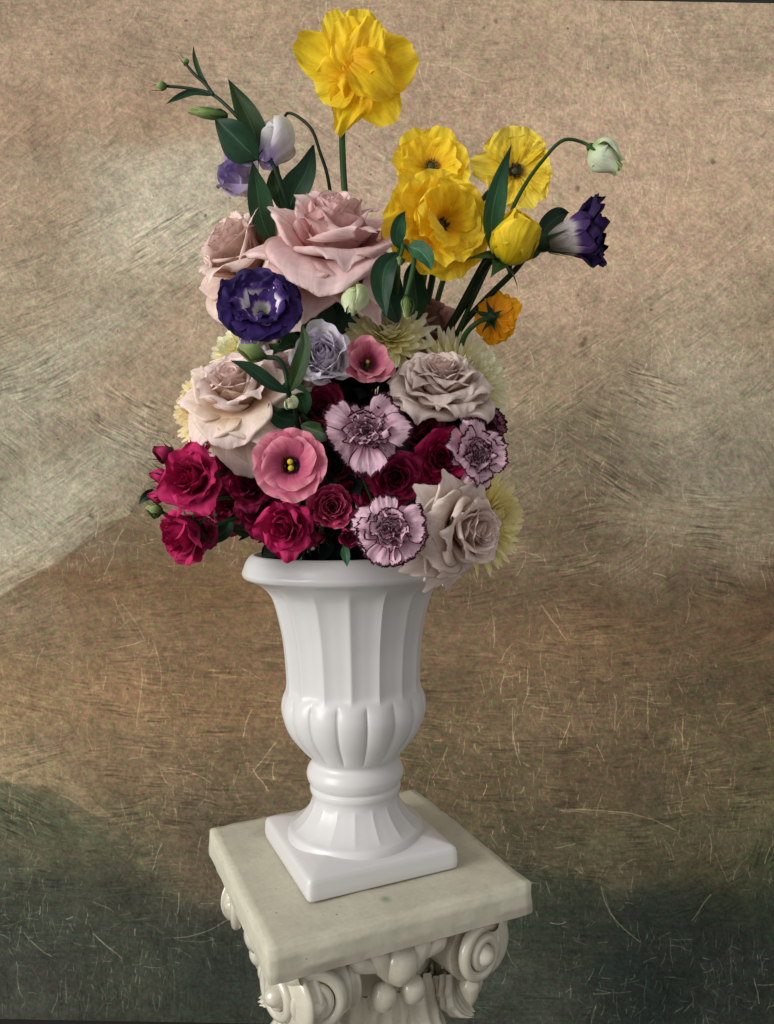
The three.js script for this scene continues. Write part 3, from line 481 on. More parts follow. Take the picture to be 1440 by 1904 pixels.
// ---------------------------------------------------------------- the bouquet
function rose(label, group, px, py, d, axis, Rpx, mat, o = {}) {
  const f = bloom(o.name ?? 'rose', label, 'rose', group, at(px, py, d), axis, Rpx * PX(d), [...roseList(o), ...(o.guards ?? [])], mat, { spin: o.guards ? 0 : o.spin ?? 0, sink: o.sink ?? .55 });
  calyx(f, .17, .13); reseed(o.seed ?? 1);
  if (o.sepals !== 0) sepals(f, 5, .55, .09, [100, 120, 140], M.sepal, { r0: .12, y0: -.05 });
  return f;
}
const G_ROSE = 'pale garden roses in the bouquet', G_MAG = 'magenta spray roses in the bouquet', G_YEL = 'yellow ranunculus flowers in the bouquet', G_LIS = 'lisianthus flowers in the bouquet', G_CARN = 'dark edged carnations in the bouquet', G_MUM = 'pale yellow chrysanthemums in the bouquet', G_BUD = 'bud sprays in the bouquet';

// roses
{
  const f = rose('large pale pink rose at the centre of the bouquet with wide drooping petals', G_ROSE, 620, 412, .665, [.1, .87, .52], 122, M.pinkRose, { n: 17, seed: 11, open: .62, W1: .72, thMid: [56, 18, 14, 30, 84], e: 1.1, L0: 1.0, L1: 1.05, guards: [
    guard(176, 1.22, .66, [66, 72, 84, 96, 116], { f: { tip: .3 } }), guard(140, 1.2, .72, [70, 84, 104, 124, 146]), guard(96, 1.16, .9, [56, 62, 92, 128, 150], { f: { tip: .6 }, point: .05 }), guard(52, 1.1, .74, [60, 72, 100, 124, 142]), guard(112, .94, .66, [92, 112, 126, 136, 150], { y0: -.16, f: { tip: .3 } }), guard(44, 1.04, .7, [92, 106, 120, 130, 140], { y0: -.16, f: { tip: .32 } }), guard(2, 1.2, .78, [58, 50, 56, 66, 92], { f: { tip: .5 } }), guard(206, 1.12, .7, [50, 42, 46, 60, 84]), guard(-40, 1.1, .7, [50, 46, 52, 60, 80]), guard(-90, 1.05, .7, [56, 54, 60, 70, 90]), guard(160, .98, .6, [90, 100, 112, 122, 140], { y0: -.18 }), guard(76, 1.0, .7, [50, 44, 54, 90, 150], { f: { tip: .5 } })] });
  addStem(f.t, [[618, 470, .69], [622, 600, .74], [630, 760, .77]], .0028, .003);
}
rose('blush rose with rolled petals at the upper left, below the lilac lisianthus', G_ROSE, 428, 452, .735, [-.6, .5, .55], 124, M.blushRose, { n: 16, seed: 12, open: .62, W1: .7, thMid: [56, 18, 14, 30, 84], e: 1.1, guards: [
  guard(100, 1.1, .84, [60, 66, 92, 124, 170], { f: { tip: .6 }, point: .05 }), guard(150, 1.05, .7, [60, 66, 92, 124, 170], { f: { tip: .6 } }), guard(60, 1.15, .76, [66, 76, 100, 124, 160]), guard(110, 1.14, .7, [84, 104, 124, 134, 160], { y0: -.16, f: { tip: .34 } }), guard(70, 1.16, .7, [90, 106, 120, 130, 150], { y0: -.16, f: { tip: .34 } }), guard(150, 1.08, .62, [90, 106, 122, 132, 160], { y0: -.16 }), guard(10, 1.1, .7, [60, 60, 66, 76, 110]), guard(200, 1.1, .66, [56, 50, 60, 84, 130]), guard(-60, 1.05, .7, [56, 54, 60, 70, 90]), guard(-110, 1.05, .7, [56, 50, 56, 70, 100])] });
rose('cream rose at the middle left above the magenta roses, green leaves lying across it', G_ROSE, 432, 704, .62, [-.16, .7, .7], 102, M.creamRose, { n: 17, seed: 13, open: .62, W1: .72, thMid: [56, 18, 14, 30, 84], e: 1.1, guards: [
  guard(98, 1.1, .8, [56, 62, 92, 120, 160], { f: { tip: .6 }, point: .05 }), guard(58, 1.16, .72, [60, 72, 98, 120, 150]), guard(140, 1.16, .72, [60, 70, 96, 120, 150]), guard(88, 1.3, .66, [88, 112, 130, 142, 165], { y0: -.16, f: { tip: .62 }, point: .02 }), guard(66, 1.32, .58, [90, 114, 134, 144, 150], { y0: -.2, f: { tip: .34 } }), guard(40, 1.15, .68, [86, 100, 118, 134, 150], { y0: -.14, f: { tip: .36 } }), guard(150, 1.28, .56, [90, 112, 128, 136, 150], { y0: -.18, f: { tip: .3 } }), guard(5, 1.12, .7, [60, 56, 66, 84, 120]), guard(185, 1.08, .7, [60, 56, 66, 84, 120]), guard(215, 1.05, .6, [50, 44, 50, 66, 100]), guard(-60, 1.02, .7, [56, 54, 60, 70, 90]), guard(-110, 1.02, .7, [56, 50, 56, 70, 100])] });
rose('cream rose half hidden behind the lavender spiral rose and the thin green leaves', G_ROSE, 533, 692, .665, [.1, .5, .85], 92, M.creamRose, { n: 18, seed: 14, sepals: 0 });
rose('taupe cream rose with many layered petals at the middle right', G_ROSE, 822, 692, .66, [.05, .8, .58], 95, M.taupeRose, { n: 40, seed: 15, W1: .66, o2: false, spin: 10, thMid: [56, 20, 14, 30, 120], thOut: [84, 76, 82, 104, 205], e: .9, L1: 1.12, point: .12, rollOut: 60, crump: .05 });
rose('taupe rose at the lower right hanging over the rim of the urn', G_ROSE, 888, 988, .6, [.66, -.08, .74], 104, M.taupeRose, { n: 18, seed: 16, open: .62, W1: .72, thMid: [56, 18, 14, 28, 80], e: 1.1, guards: [
  guard(180, 1.04, 0.66, [64, 68, 84, 98, 130], { f: { tip: .5 } }), guard(222, 1.07, 0.61, [66, 70, 84, 96, 120], { f: { tip: .32 } }), guard(250, 0.98, 0.61, [60, 62, 74, 86, 110], { f: { tip: .34 } }), guard(150, 1.14, 0.66, [72, 80, 92, 104, 130], { f: { tip: .4 } }), guard(118, 1.07, 0.63, [70, 78, 92, 104, 120], { f: { tip: .32 } }), guard(84, 1.06, 0.57, [76, 90, 100, 108, 130], { f: { tip: .3 } }), guard(50, 0.92, 0.55, [70, 80, 92, 104, 130]), guard(200, 0.97, 0.64, [50, 46, 56, 86, 160], { f: { tip: .6 } }), guard(160, 0.99, 0.64, [50, 48, 60, 90, 160], { f: { tip: .6 } }), guard(120, 0.92, 0.59, [50, 50, 62, 90, 150]), guard(-60, 0.87, 0.59, [56, 54, 60, 74, 110]), guard(0, 0.85, 0.61, [60, 60, 70, 84, 120])] });
rose('dusky brown pink rose in the shade behind the thick green stems', G_ROSE, 802, 582, .765, [.3, .7, .5], 82, M.duskRose, { n: 16, seed: 17, sepals: 0 });
{
  const q = [];
  const f = bloom('rose', 'lavender white rose with a tight spiral centre beside the pink cupped lisianthus', 'rose', G_ROSE, at(598, 655, .635), [-.06, .12, 1], 98 * PX(.625), roseList({ n: 20, seed: 18, open: .6, o2: false, W0: .4, W1: .8, thIn: [52, 8, -6, -12, -8], thMid: [70, 26, 0, -2, 14], e: .9, rollOut: 60, point: .06 }), M.greyLilac, { sink: .6 });
  calyx(f, .18, .14);
}
// magenta spray roses
const mag = (label, px, py, d, axis, R, mat, o) => rose(label, G_MAG, px, py, d, axis, R * 1.1, mat, { name: 'spray_rose', o2: false, n: 20, W0: .3, W1: .6, rollOut: 40, point: .03, ruf: .14, thMid: [60, 24, 8, 10, 30], thOut: [72, 46, 44, 60, 92], L1: .95, ...o });
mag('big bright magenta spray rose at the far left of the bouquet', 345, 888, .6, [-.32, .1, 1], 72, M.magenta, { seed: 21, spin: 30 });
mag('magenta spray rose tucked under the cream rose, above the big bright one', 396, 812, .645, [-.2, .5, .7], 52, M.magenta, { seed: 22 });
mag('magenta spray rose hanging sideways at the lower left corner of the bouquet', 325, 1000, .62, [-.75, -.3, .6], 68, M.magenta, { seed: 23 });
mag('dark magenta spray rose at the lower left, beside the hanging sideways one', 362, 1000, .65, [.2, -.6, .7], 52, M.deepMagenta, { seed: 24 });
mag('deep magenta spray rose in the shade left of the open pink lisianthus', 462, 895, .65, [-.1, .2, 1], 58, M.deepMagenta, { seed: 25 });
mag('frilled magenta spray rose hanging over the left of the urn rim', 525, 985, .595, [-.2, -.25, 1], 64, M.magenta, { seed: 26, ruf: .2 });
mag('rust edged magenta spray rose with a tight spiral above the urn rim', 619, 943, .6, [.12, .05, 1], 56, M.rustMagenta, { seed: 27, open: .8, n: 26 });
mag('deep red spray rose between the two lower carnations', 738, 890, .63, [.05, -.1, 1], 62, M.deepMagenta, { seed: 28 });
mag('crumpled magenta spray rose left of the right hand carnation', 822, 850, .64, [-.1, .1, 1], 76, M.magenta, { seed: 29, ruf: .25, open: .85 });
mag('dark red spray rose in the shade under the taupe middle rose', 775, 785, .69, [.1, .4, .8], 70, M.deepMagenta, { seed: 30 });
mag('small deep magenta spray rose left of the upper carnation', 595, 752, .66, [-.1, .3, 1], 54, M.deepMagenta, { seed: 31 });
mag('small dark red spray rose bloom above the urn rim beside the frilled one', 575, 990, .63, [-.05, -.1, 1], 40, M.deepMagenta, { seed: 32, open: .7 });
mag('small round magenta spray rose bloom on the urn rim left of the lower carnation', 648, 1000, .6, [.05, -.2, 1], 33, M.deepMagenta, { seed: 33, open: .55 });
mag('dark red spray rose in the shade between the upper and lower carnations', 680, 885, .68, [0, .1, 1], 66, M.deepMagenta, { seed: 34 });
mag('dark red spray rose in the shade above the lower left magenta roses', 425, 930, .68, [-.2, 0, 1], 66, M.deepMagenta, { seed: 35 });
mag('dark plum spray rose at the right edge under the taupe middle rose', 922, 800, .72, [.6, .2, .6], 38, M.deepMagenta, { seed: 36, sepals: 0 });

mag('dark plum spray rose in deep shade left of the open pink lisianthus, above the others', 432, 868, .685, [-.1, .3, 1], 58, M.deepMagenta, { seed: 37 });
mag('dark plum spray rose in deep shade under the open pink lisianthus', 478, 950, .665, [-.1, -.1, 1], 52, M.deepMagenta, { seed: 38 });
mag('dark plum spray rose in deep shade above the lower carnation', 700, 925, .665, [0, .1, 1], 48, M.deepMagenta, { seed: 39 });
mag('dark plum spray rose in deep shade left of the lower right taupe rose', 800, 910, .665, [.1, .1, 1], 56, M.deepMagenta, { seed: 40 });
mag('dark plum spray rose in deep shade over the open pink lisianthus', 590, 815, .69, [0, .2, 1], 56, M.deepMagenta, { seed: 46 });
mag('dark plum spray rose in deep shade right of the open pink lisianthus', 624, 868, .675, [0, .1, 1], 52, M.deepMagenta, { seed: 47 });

// carnations
function carnation(label, px, py, d, axis, R, o, mat = M.carnation) { return bloom('carnation', label, 'carnation', G_CARN, at(px, py, d), axis, R * PX(d), carnationList(o), mat, { spin: o.spin ?? 0, sink: .3 }); }
carnation('large pale pink carnation with dark margins above the centre, ragged outer petals', 682, 800, .6, [.12, .34, .94], 88, { seed: 41, outer: 7, inner: 20, lens: [1.08, .76, 1.12, .8, 1.05, .72, .98] });
carnation('pale pink carnation with dark margins resting on the urn rim beside the taupe rose', 724, 984, .572, [-.12, .36, .92], 80, { seed: 42, outer: 8, inner: 26 });
carnation('pale pink carnation with dark margins at the right edge of the bouquet', 888, 846, .62, [.5, .1, .85], 70, { seed: 43, outer: 10, inner: 28, thO: [30, 50, 66, 76, 84] });
carnation('small dark plum carnation in shade above the right edge carnation', 912, 790, .7, [.5, .3, .8], 42, { seed: 44, outer: 7, inner: 14 }, M.darkCarnation);

// chrysanthemums
function mum(label, px, py, d, axis, R, mat, o) {
  const f = bloom('chrysanthemum', label, 'chrysanthemum', G_MUM, at(px, py, d), axis, R * PX(d), mumList(o), mat, { sink: .3 });
  const g = new THREE.SphereGeometry(.2 * f.R, 18, 12); g.scale(1, 1.2, 1); g.applyQuaternion(f.q); part(f.t, 'flower_heart', g, M.heart); return f;
}
mum('pale yellow chrysanthemum above the pink cupped lisianthus, in the middle of the bouquet', 725, 608, .7, [.05, .5, .85], 84, M.mum, { n: 110, seed: 51, W: .13 });
mum('small pale yellow chrysanthemum peeking out beside the nodding green bud', 676, 588, .74, [-.2, .5, .8], 56, M.mum, { n: 70, seed: 52, W: .14 });
mum('pale yellow chrysanthemum peeking out at the left under the purple lisianthus', 428, 645, .74, [-.6, .5, .55], 66, M.mum, { n: 110, seed: 53, W: .11 });
mum('peach yellow chrysanthemum at the left edge behind the cream rose', 366, 760, .655, [-.7, .1, .7], 84, M.mumPeach, { n: 120, seed: 54, W: .11 });
mum('pale yellow chrysanthemum at the right behind the taupe middle rose', 880, 692, .71, [.55, .35, .7], 104, M.mum, { n: 150, seed: 55, W: .09 });
mum('golden yellow chrysanthemum at the lower right behind the taupe rose', 926, 968, .65, [.75, 0, .65], 96, M.mumGold, { n: 160, seed: 56, W: .09 });

// yellow ranunculus
function eye(f, y, r, dark = false, n = 46) {
  const g = new THREE.SphereGeometry(r * f.R, 18, 12); g.scale(1, .8, 1); g.translate(0, (y + r * .3) * f.R, 0); g.applyQuaternion(f.q); part(f.t, 'flower_eye', g, M.eye);
  const S = []; for (let i = 0; i < n; i++) { const a = i * 2.39996, k = rr(.8, 1.7), p0 = V(Math.cos(a) * r * .7, y, Math.sin(a) * r * .7), p2 = V(Math.cos(a) * r * k * 1.1, y + r * rr(.7, 1.4), Math.sin(a) * r * k * 1.1); S.push(tube([p0, p0.clone().lerp(p2, .5).add(V(0, r * .15, 0)), p2].map((p) => p.multiplyScalar(f.R).applyQuaternion(f.q)), [r * .05 * f.R, r * .05 * f.R, r * .16 * f.R], 5, 4)); }
  part(f.t, 'stamens', mergeGeometries(S), dark ? M.darkStamen : M.stamen).userData.kind = 'stuff';
}
const YP = { prof: [.2, .62, .95, 1.02, .8], wrap: [.5, .3, .1], round: .22, ruf: .1, crump: .13, pleat: .07, nu: 22, nv: 20 };
const yp = (a, L, W, th, o = {}) => ({ ...YP, az: -a * DEG, L, W, th, ...o });
{
  const R = 94, f = bloom('ranunculus', 'large loose yellow ranunculus on the tall stem at the very top', 'ranunculus', G_YEL, at(668, 140, .735), [.02, -.12, 1], R * PX(.735), [
    yp(154, 1.36, .46, [70, 86, 92, 86, 60], { crump: .22 }), yp(116, 1.22, .36, [60, 80, 88, 88, 74]), yp(88, 1.14, .5, [60, 84, 92, 84, 66]), yp(60, .94, .4, [60, 86, 94, 90, 76]), yp(18, 1.16, .56, [66, 86, 94, 84, 60]), yp(-8, .86, .4, [66, 86, 94, 94, 90]), yp(-50, 1.04, .46, [70, 94, 100, 98, 88]), yp(-112, 1.16, .46, [70, 88, 92, 92, 100], { crump: .3, prof: [.3, .8, 1, .7, .36] }), yp(198, .86, .5, [60, 82, 88, 92, 100]),
    yp(108, 1.25, .44, [64, 74, 80, 82, 70], { crump: .3, r0: -.3, y0: .16 }), yp(70, 1.2, .4, [60, 72, 80, 84, 76], { crump: .3, r0: -.26, y0: .22 }), yp(-36, 1.2, .44, [50, 70, 92, 112, 128], { crump: .18, pleat: .2, r0: -.36, y0: .26 }), yp(-100, .62, .4, [70, 84, 96, 112, 130], { crump: .26, r0: -.1, y0: .12 })], M.yellow, { sink: .05 });
  addStem(f.t, [f.base, [662, 170, .748], [642, 205, .752], [637, 240, .752], [638, 300, .75], [645, 420, .755], [650, 620, .77]], .0032, .0036, M.stem); calyx(f, .14, .1, M.darkSepal);
}
{
  const list = []; reseed(61); for (let i = 0; i < 7; i++) list.push(yp(i * 51.4 + 20, .98 * rr(.93, 1.05), .52, [50, 72, 78, 74, 62], { crump: .1 }));
  for (let i = 0; i < 5; i++) list.push(yp(i * 72 + 50, .74, .42, [44, 62, 68, 62, 48], { crump: .12, y0: .02 }));
  const f = bloom('ranunculus', 'cup shaped yellow ranunculus with a green eye at the back, above the biggest yellow one', 'ranunculus', G_YEL, at(802, 308, .75), [.04, .22, .95], 78 * PX(.75), list, M.yellow, { sink: .18 });
  eye(f, .1, .11, false, 70); addStem(f.t, [[800, 330, .765], [800, 440, .78], [770, 620, .79]], .0028, .003);
}
{
  const list = []; reseed(62); for (let i = 0; i < 8; i++) list.push(yp(i * 45 + 10, 1.06 * rr(.92, 1.08), .62, [60, 80, 84, 82, 76], { crump: .14, ruf: .08 }));
  for (let i = 0; i < 6; i++) list.push(yp(i * 60 + 40, .88 * rr(.9, 1.1), .56, [46, 62, 66, 62, 54], { crump: .18, y0: .03, ruf: .08 }));
  for (const [a, L, W, k] of [[196, .92, .56, 0], [140, .98, .56, 4], [95, .8, .5, 12], [45, .8, .48, 26], [-10, .78, .5, 34], [-70, .74, .52, 38], [-130, .8, .5, 20]]) list.push(yp(a, L, W, [6 + k, 14 + k, 28 + k, 40 + k, 34 + k], { crump: .2, y0: .05 }));
  const f = bloom('ranunculus', 'biggest full yellow ranunculus right of the pink rose, with a dark eye', 'ranunculus', G_YEL, at(820, 415, .675), [.26, .02, 1], 100 * PX(.675), list, M.yellow, { sink: .2 });
  eye(f, .1, .1, true); addStem(f.t, [f.base, [800, 540, .75], [760, 680, .78]], .0032, .0034);
}
{
  const list = []; reseed(63); [[92, 1.04, .74], [10, .86, .66], [-62, 1.0, .62], [175, 1.12, .38], [-120, .9, .5], [50, .9, .6]].forEach(([a, L, W]) => list.push(yp(a, L, W, [66, 80, 82, 76, 66], { crump: .1, pleat: .16 })));
  const f = bloom('ranunculus', 'pale yellow ranunculus at the right behind the upright green leaf', 'ranunculus', G_YEL, at(958, 318, .755), [.05, .05, 1], 76 * PX(.755), list, M.paleYellow, { sink: .12 });
  eye(f, .05, .115, true, 70); addStem(f.t, [[950, 320, .77], [905, 362, .775], [850, 450, .78], [790, 640, .79]], .0026, .003);
}
{
  const list = []; reseed(64); for (let i = 0; i < 12; i++) { const k = i / 11; list.push(yp(i * 137.5, mix(.95, 1.06, k), .62, mixA([58, 26, -6, -34, -50], [86, 36, 0, -14, 10], k), { wrap: [.7, .8, .8, .7], crump: .08, ruf: .05, r0: .05 + .05 * k, y0: -.03 * k, pleat: .05 })); }
  const f = bloom('ranunculus', 'half closed yellow ranunculus seen from the side with green sepals below', 'ranunculus', G_YEL, at(964, 432, .67), [.5, .7, .4], 104 * PX(.67), list, M.limeYellow, { sink: .55 });
  sepals(f, 5, .62, .2, [92, 116, 120, 150], M.sepal, { r0: .1, y0: -.02 }); calyx(f, .16, .12);
  addStem(f.t, [f.base, [912, 486, .69], [880, 540, .72], [822, 632, .745], [790, 700, .76]], 0.0032, .0042, M.darkStem);
  addLeaf(f.t, [[918, 470, .68], [914, 410, .672], [928, 340, .665], [952, 266, .66]], 21, M.brightLeaf, { roll: 25, peak: .75, wave: .12 });
}
{
  const list = []; reseed(65); for (let i = 0; i < 10; i++) list.push(yp(i * 36 + 8, .95 * rr(.85, 1.1), .46, [80, 72, 58, 48, 40], { crump: .2, ruf: .12 })); for (let i = 0; i < 6; i++) list.push(yp(i * 60, .8, .44, [60, 46, 34, 26, 20], { crump: .2, y0: .03 }));
  const f = bloom('ranunculus', 'small orange yellow ranunculus seen from behind at the right', 'ranunculus', G_YEL, at(914, 590, .71), [.52, .05, -.72], 56 * PX(.71), list, M.orange, { sink: 0 });
  sepals(f, 5, .62, .12, [100, 128, 120, 60], M.darkSepal, { r0: .1, y0: -.02 }); calyx(f, .2, .16, M.darkSepal);
  addStem(f.t, [f.base, [888, 600, .695], [866, 622, .705], [850, 680, .73]], .0024, .0026, M.stem);
}

// lisianthus
const lp = (a, L, W, th, o = {}) => ({ az: -a * DEG, L, W, th, prof: [.3, .6, .92, 1.05, .86], wrap: [.95, .8, .4, .15], round: .2, ruf: .06, crump: .08, pleat: .03, nu: 22, nv: 22, r0: .1, ...o });
function pistil(f, y, n = 2, r = .075) {
  for (let i = 0; i < n; i++) { const g = new THREE.SphereGeometry(r * f.R, 12, 10); g.scale(1, .9, 1); g.translate((i ? .01 : -.01) * f.R, y * f.R, (i ? r * 1.05 : -r * 1.05) * f.R); g.applyQuaternion(f.q); part(f.t, 'stigma', g, M.stigma); }
  part(f.t, 'style', tube([V(0, 0, 0), V(.01, y * .5, 0), V(0, y, 0)].map((p) => p.multiplyScalar(f.R).applyQuaternion(f.q)), [.05 * f.R, .05 * f.R, .04 * f.R], 6, 4), M.paleStem);
  const S = []; for (let i = 0; i < 5; i++) { const a = i * 1.257 + .5, g = new THREE.SphereGeometry(.04 * f.R, 8, 6); g.scale(.7, .6, 1.4); g.rotateY(-a); g.translate(Math.cos(a) * .17 * f.R, y * .8 * f.R, Math.sin(a) * .17 * f.R); g.applyQuaternion(f.q); S.push(g); }
  for (const g of S) part(f.t, 'anther', g, M.darkStamen);
}
{
  const list = []; reseed(71);
  for (let i = 0; i < 5; i++) list.push(lp(i * 72 + 75, 1.2 * rr(.95, 1.05), .68, [30, 36, 54, 72, 80], { r0: .12 }));
  for (let i = 0; i < 4; i++) list.push(lp(i * 90 + 40, 1.06, .6, [24, 26, 38, 58, 92], { tilt: .22, r0: .1, y0: .03 }));
  const f = bloom('lisianthus', 'open deep pink lisianthus with a dark throat and yellow stigma, facing forward', 'lisianthus', G_LIS, at(540, 864, .585), [-.06, .12, 1], 67 * PX(.585), list, M.pinkLisi, { sink: .55 });
  pistil(f, .5, 2, .085); sepals(f, 5, .9, .06, [50, 80, 100]); calyx(f, .16, .16);
}
{
  const list = []; reseed(72);
  list.push(lp(40, 1.1, .86, [50, 22, 14, 18, 30], { prof: [.4, .8, 1, 1.02, .9] }), lp(200, 1.0, .8, [60, 34, 26, 40, 60]), lp(-80, .98, .86, [64, 46, 36, 46, 90]), lp(-40, .92, .7, [60, 36, 24, 30, 70], { r0: .07 }), lp(130, 1.0, .7, [50, 26, 18, 26, 50], { r0: .08 }), lp(255, .8, .6, [50, 36, 30, 40, 70], { r0: .06 }));
  const f = bloom('lisianthus', 'dusky pink cupped lisianthus half open beside the lavender rose', 'lisianthus', G_LIS, at(686, 672, .615), [.2, .35, .9], 54 * PX(.63), list, M.duskLisi, { sink: .5 });
  pistil(f, .35, 1, .07); calyx(f, .16, .14);
}
{
  const list = []; reseed(73);
  for (let i = 0; i < 6; i++) list.push(lp(i * 60 + 10, 1.18 * rr(.92, 1.05), .74, [34, 40, 60, 84, 96], { crump: .18, ruf: .1 }));
  for (let i = 0; i < 5; i++) list.push(lp(i * 72 + 40, .98 * rr(.92, 1.08), .62, [24, 26, 36, 56, 76], { crump: .22, ruf: .14, r0: .08 }));
  for (let i = 0; i < 5; i++) list.push(lp(i * 72 + 80, .98 * rr(.85, 1.1), .66, [44, 34, 22, 30, 64], { crump: .26, ruf: .12, r0: .06, mat: M.whitePurple }));
  const f = bloom('lisianthus', 'deep purple lisianthus with a white heart at the upper left', 'lisianthus', G_LIS, at(484, 566, .63), [.06, .42, .9], 77 * PX(.63), list, M.purple, { sink: .5 });
  calyx(f, .16, .16);
}
{
  const list = []; reseed(74);
  for (let i = 0; i < 6; i++) list.push(lp(i * 60 + 10, 1.3 * rr(.9, 1.06), .6, [36, 22, 10, 26, 84], { crump: .12, ruf: .2, rufN: 3.2, wrap: [.9, .9, .8, .4], jag: .05, nu: 30 }));
  for (let i = 0; i < 5; i++) list.push(lp(i * 72 + 40, 1.22, .54, [26, 14, 6, 20, 60], { crump: .16, ruf: .24, rufN: 3, r0: .07, wrap: [.9, .9, .8, .4] }));
  const f = bloom('lisianthus', 'pale lisianthus trumpet with a ruffled dark purple rim facing right', 'lisianthus', G_LIS, at(1012, 452, .7), [.96, .12, .2], 92 * PX(.7), list, M.purpleRim, { sink: 0 });
  calyx(f, .18, .3, M.darkSepal); sepals(f, 5, .7, .05, [60, 30, 20, 40], M.darkSepal, { r0: .12 });
  addStem(f.t, [f.base, f.base.clone().addScaledVector(f.axis, -.008), [960, 500, .705], [900, 560, .725], [860, 606, .74], [820, 680, .76]], .0026, .0032, M.darkStem);
  addLeaf(f.t, [[1000, 462, .71], [1016, 424, .72], [1040, 402, .73], [1058, 396, .735]], 22, M.leaf, { roll: 20 }); addLeaf(f.t, [[1005, 470, .7], [985, 470, .69], [965, 478, .685], [950, 472, .68]], 12, M.leaf);
}
const budList = (n, seed, mat, o = {}) => { reseed(seed); const l = []; for (let i = 0; i < n; i++) { const k = i / Math.max(1, n - 1); l.push({ az: i * 137.5 * DEG, L: mix(1.95, 2.1, k) * (o.len ?? 1), W: mix(.66, .92, k) * (o.len ? 1.12 : 1), r0: .05 + .06 * k, th: mixA([50, 16, -12, -40, -30], [88, 48, 2, -36, o.tip ?? -16], k).map((a) => a / (o.len ?? 1) ** 1.5), prof: [.5, .9, 1, .85, .45], wrap: [.9, 1, 1, .9], tilt: .22, round: .18, crump: .05, nu: 16, nv: 18, seed: seed + i, mat }); } return l; };
function bud(label, px, py, d, axis, R, mat, o = {}) {
  const f = bloom(o.name ?? 'lisianthus_bud', label, 'flower bud', G_BUD, at(px, py, d), axis, R * PX(d), budList(o.n ?? 6, o.seed ?? 81, mat, o), mat, { sink: .7 });
  calyx(f, .2, .2, o.smat ?? M.sepal); sepals(f, 5, o.sl ?? 1.2, o.sw ?? .07, o.sth ?? [70, 30, 4, -4, 20], o.smat ?? M.sepal, { r0: .12, prof: [1.2, 1, .7, .45, .1] });
  return f;
}
{
  const f = bud('white and lilac lisianthus bud nodding down on an arched stem, upper left', 512, 258, .73, [-.35, -.88, .3], 56, M.whiteLilac, { n: 7, seed: 82, tip: 12 });
  addStem(f.t, [f.base, f.base.clone().addScaledVector(f.axis, -.012), [578, 238, .73], [596, 285, .735], [610, 330, .745], [625, 470, .77], [640, 640, .78]], .0014, .0022, M.darkStem);
}
{
  const f = bloom('lisianthus', 'lilac white lisianthus half open at the upper left behind the dark leaves', 'lisianthus', G_LIS, at(434, 322, .75), [-.6, .35, .7], 84 * PX(.76), roseList({ n: 16, seed: 83, open: .55, W0: .36, W1: .6, ruf: .1, thMid: [60, 22, 6, 10, 20] }), M.lilac, { sink: .6 });
  calyx(f, .18, .16); sepals(f, 4, 1, .05, [80, 60, 60], M.darkSepal); addStem(f.t, [[470, 350, .775], [510, 450, .78], [570, 640, .79]], .0022, .0026, M.darkStem);
}
{
  const f = bud('pale mint white lisianthus bud nodding on the long arched stem at the far right', 1122, 290, .73, [.72, -.62, .2], 41, M.mintBud, { n: 7, seed: 84, sl: 1.1, tip: 4, sth: [80, 50, 10, 0, 60] });
  addStem(f.t, [f.base, f.base.clone().addScaledVector(f.axis, -.008), [1050, 260, .728], [1008, 300, .722], [964, 366, .712], [920, 470, .715], [850, 620, .74]], .0016, .0024, M.stem);
}
{
  const f = bud('pale green lisianthus bud nodding under the big pink rose', 661, 556, .64, [-.25, -.85, .45], 36, M.greenBud, { seed: 85, smat: M.darkSepal, sl: 1 });
  addStem(f.t, [f.base, f.base.clone().addScaledVector(f.axis, -.012), [692, 560, .7], [690, 640, .74]], .0018, .002, M.darkStem);
}
{
  const f = bud('green lisianthus bud on a curved stem above two thin leaves, over the cream rose', 480, 658, .585, [-.86, .36, .3], 22, M.oliveBud, { n: 5, seed: 86, sl: 2, len: 1.3 });
  addStem(f.t, [f.base, [518, 668, .585], [531, 690, .587], [536, 722, .59], [545, 790, .64]], .0019, .0024, M.darkStem);
  addLeaf(f.t, [[536, 730, .59], [500, 712, .582], [462, 684, .578], [428, 670, .576]], 14, M.leaf, { roll: 25 });
  addLeaf(f.t, [[540, 728, .59], [556, 690, .582], [568, 640, .578], [562, 604, .578]], 16, M.leaf, { roll: -20 });
}
{
  const f = bud('small round pale green bud hanging in front of the dark leaves', 542, 750, .575, [-.25, .25, .9], 18, M.greenBud, { n: 6, seed: 87, smat: M.darkSepal, sl: .8, sth: [100, 70, 40, 30, 30] });
  addStem(f.t, [f.base, [552, 775, .61], [560, 820, .66]], .0016, .002, M.darkStem);
}
// bud spray under the biggest yellow flower
{
  const f = bud('thin green bud hanging from a curved stem below the biggest yellow ranunculus', 756, 560, .6, [-.08, -.95, .2], 17, M.oliveBud, { n: 4, seed: 88, len: 1.4, sl: 2.9, sth: [60, 14, 0, 0, 30] });
  addStem(f.t, [f.base, [766, 510, .602], [770, 480, .606], [758, 460, .612], [746, 458, .62], [738, 540, .68], [720, 640, .74]], .0018, .0026, M.stem);
  addLeaf(f.t, [[744, 462, .612], [738, 440, .608], [744, 410, .604], [754, 392, .602]], 15, M.brightLeaf, { roll: 20 });
  addLeaf(f.t, [[758, 458, .61], [780, 466, .604], [796, 484, .6], [802, 502, .6]], 17, M.brightLeaf, { roll: -10 });
  addLeaf(f.t, [[738, 470, .625], [716, 500, .62], [712, 545, .62], [720, 590, .62]], 22, M.leaf, { roll: 10 });
}
{
  const f = bud('tiny green bud with spiky sepals between two leaves below the yellow ranunculus', 744, 484, .605, [-.1, -.9, .3], 11, M.oliveBud, { n: 4, seed: 89, sl: 3, sth: [60, 20, 6, 20, 50] });
  addStem(f.t, [f.base, [749, 462, .607], [748, 454, .612], [738, 500, .66]], .0014, .0018, M.stem);
}
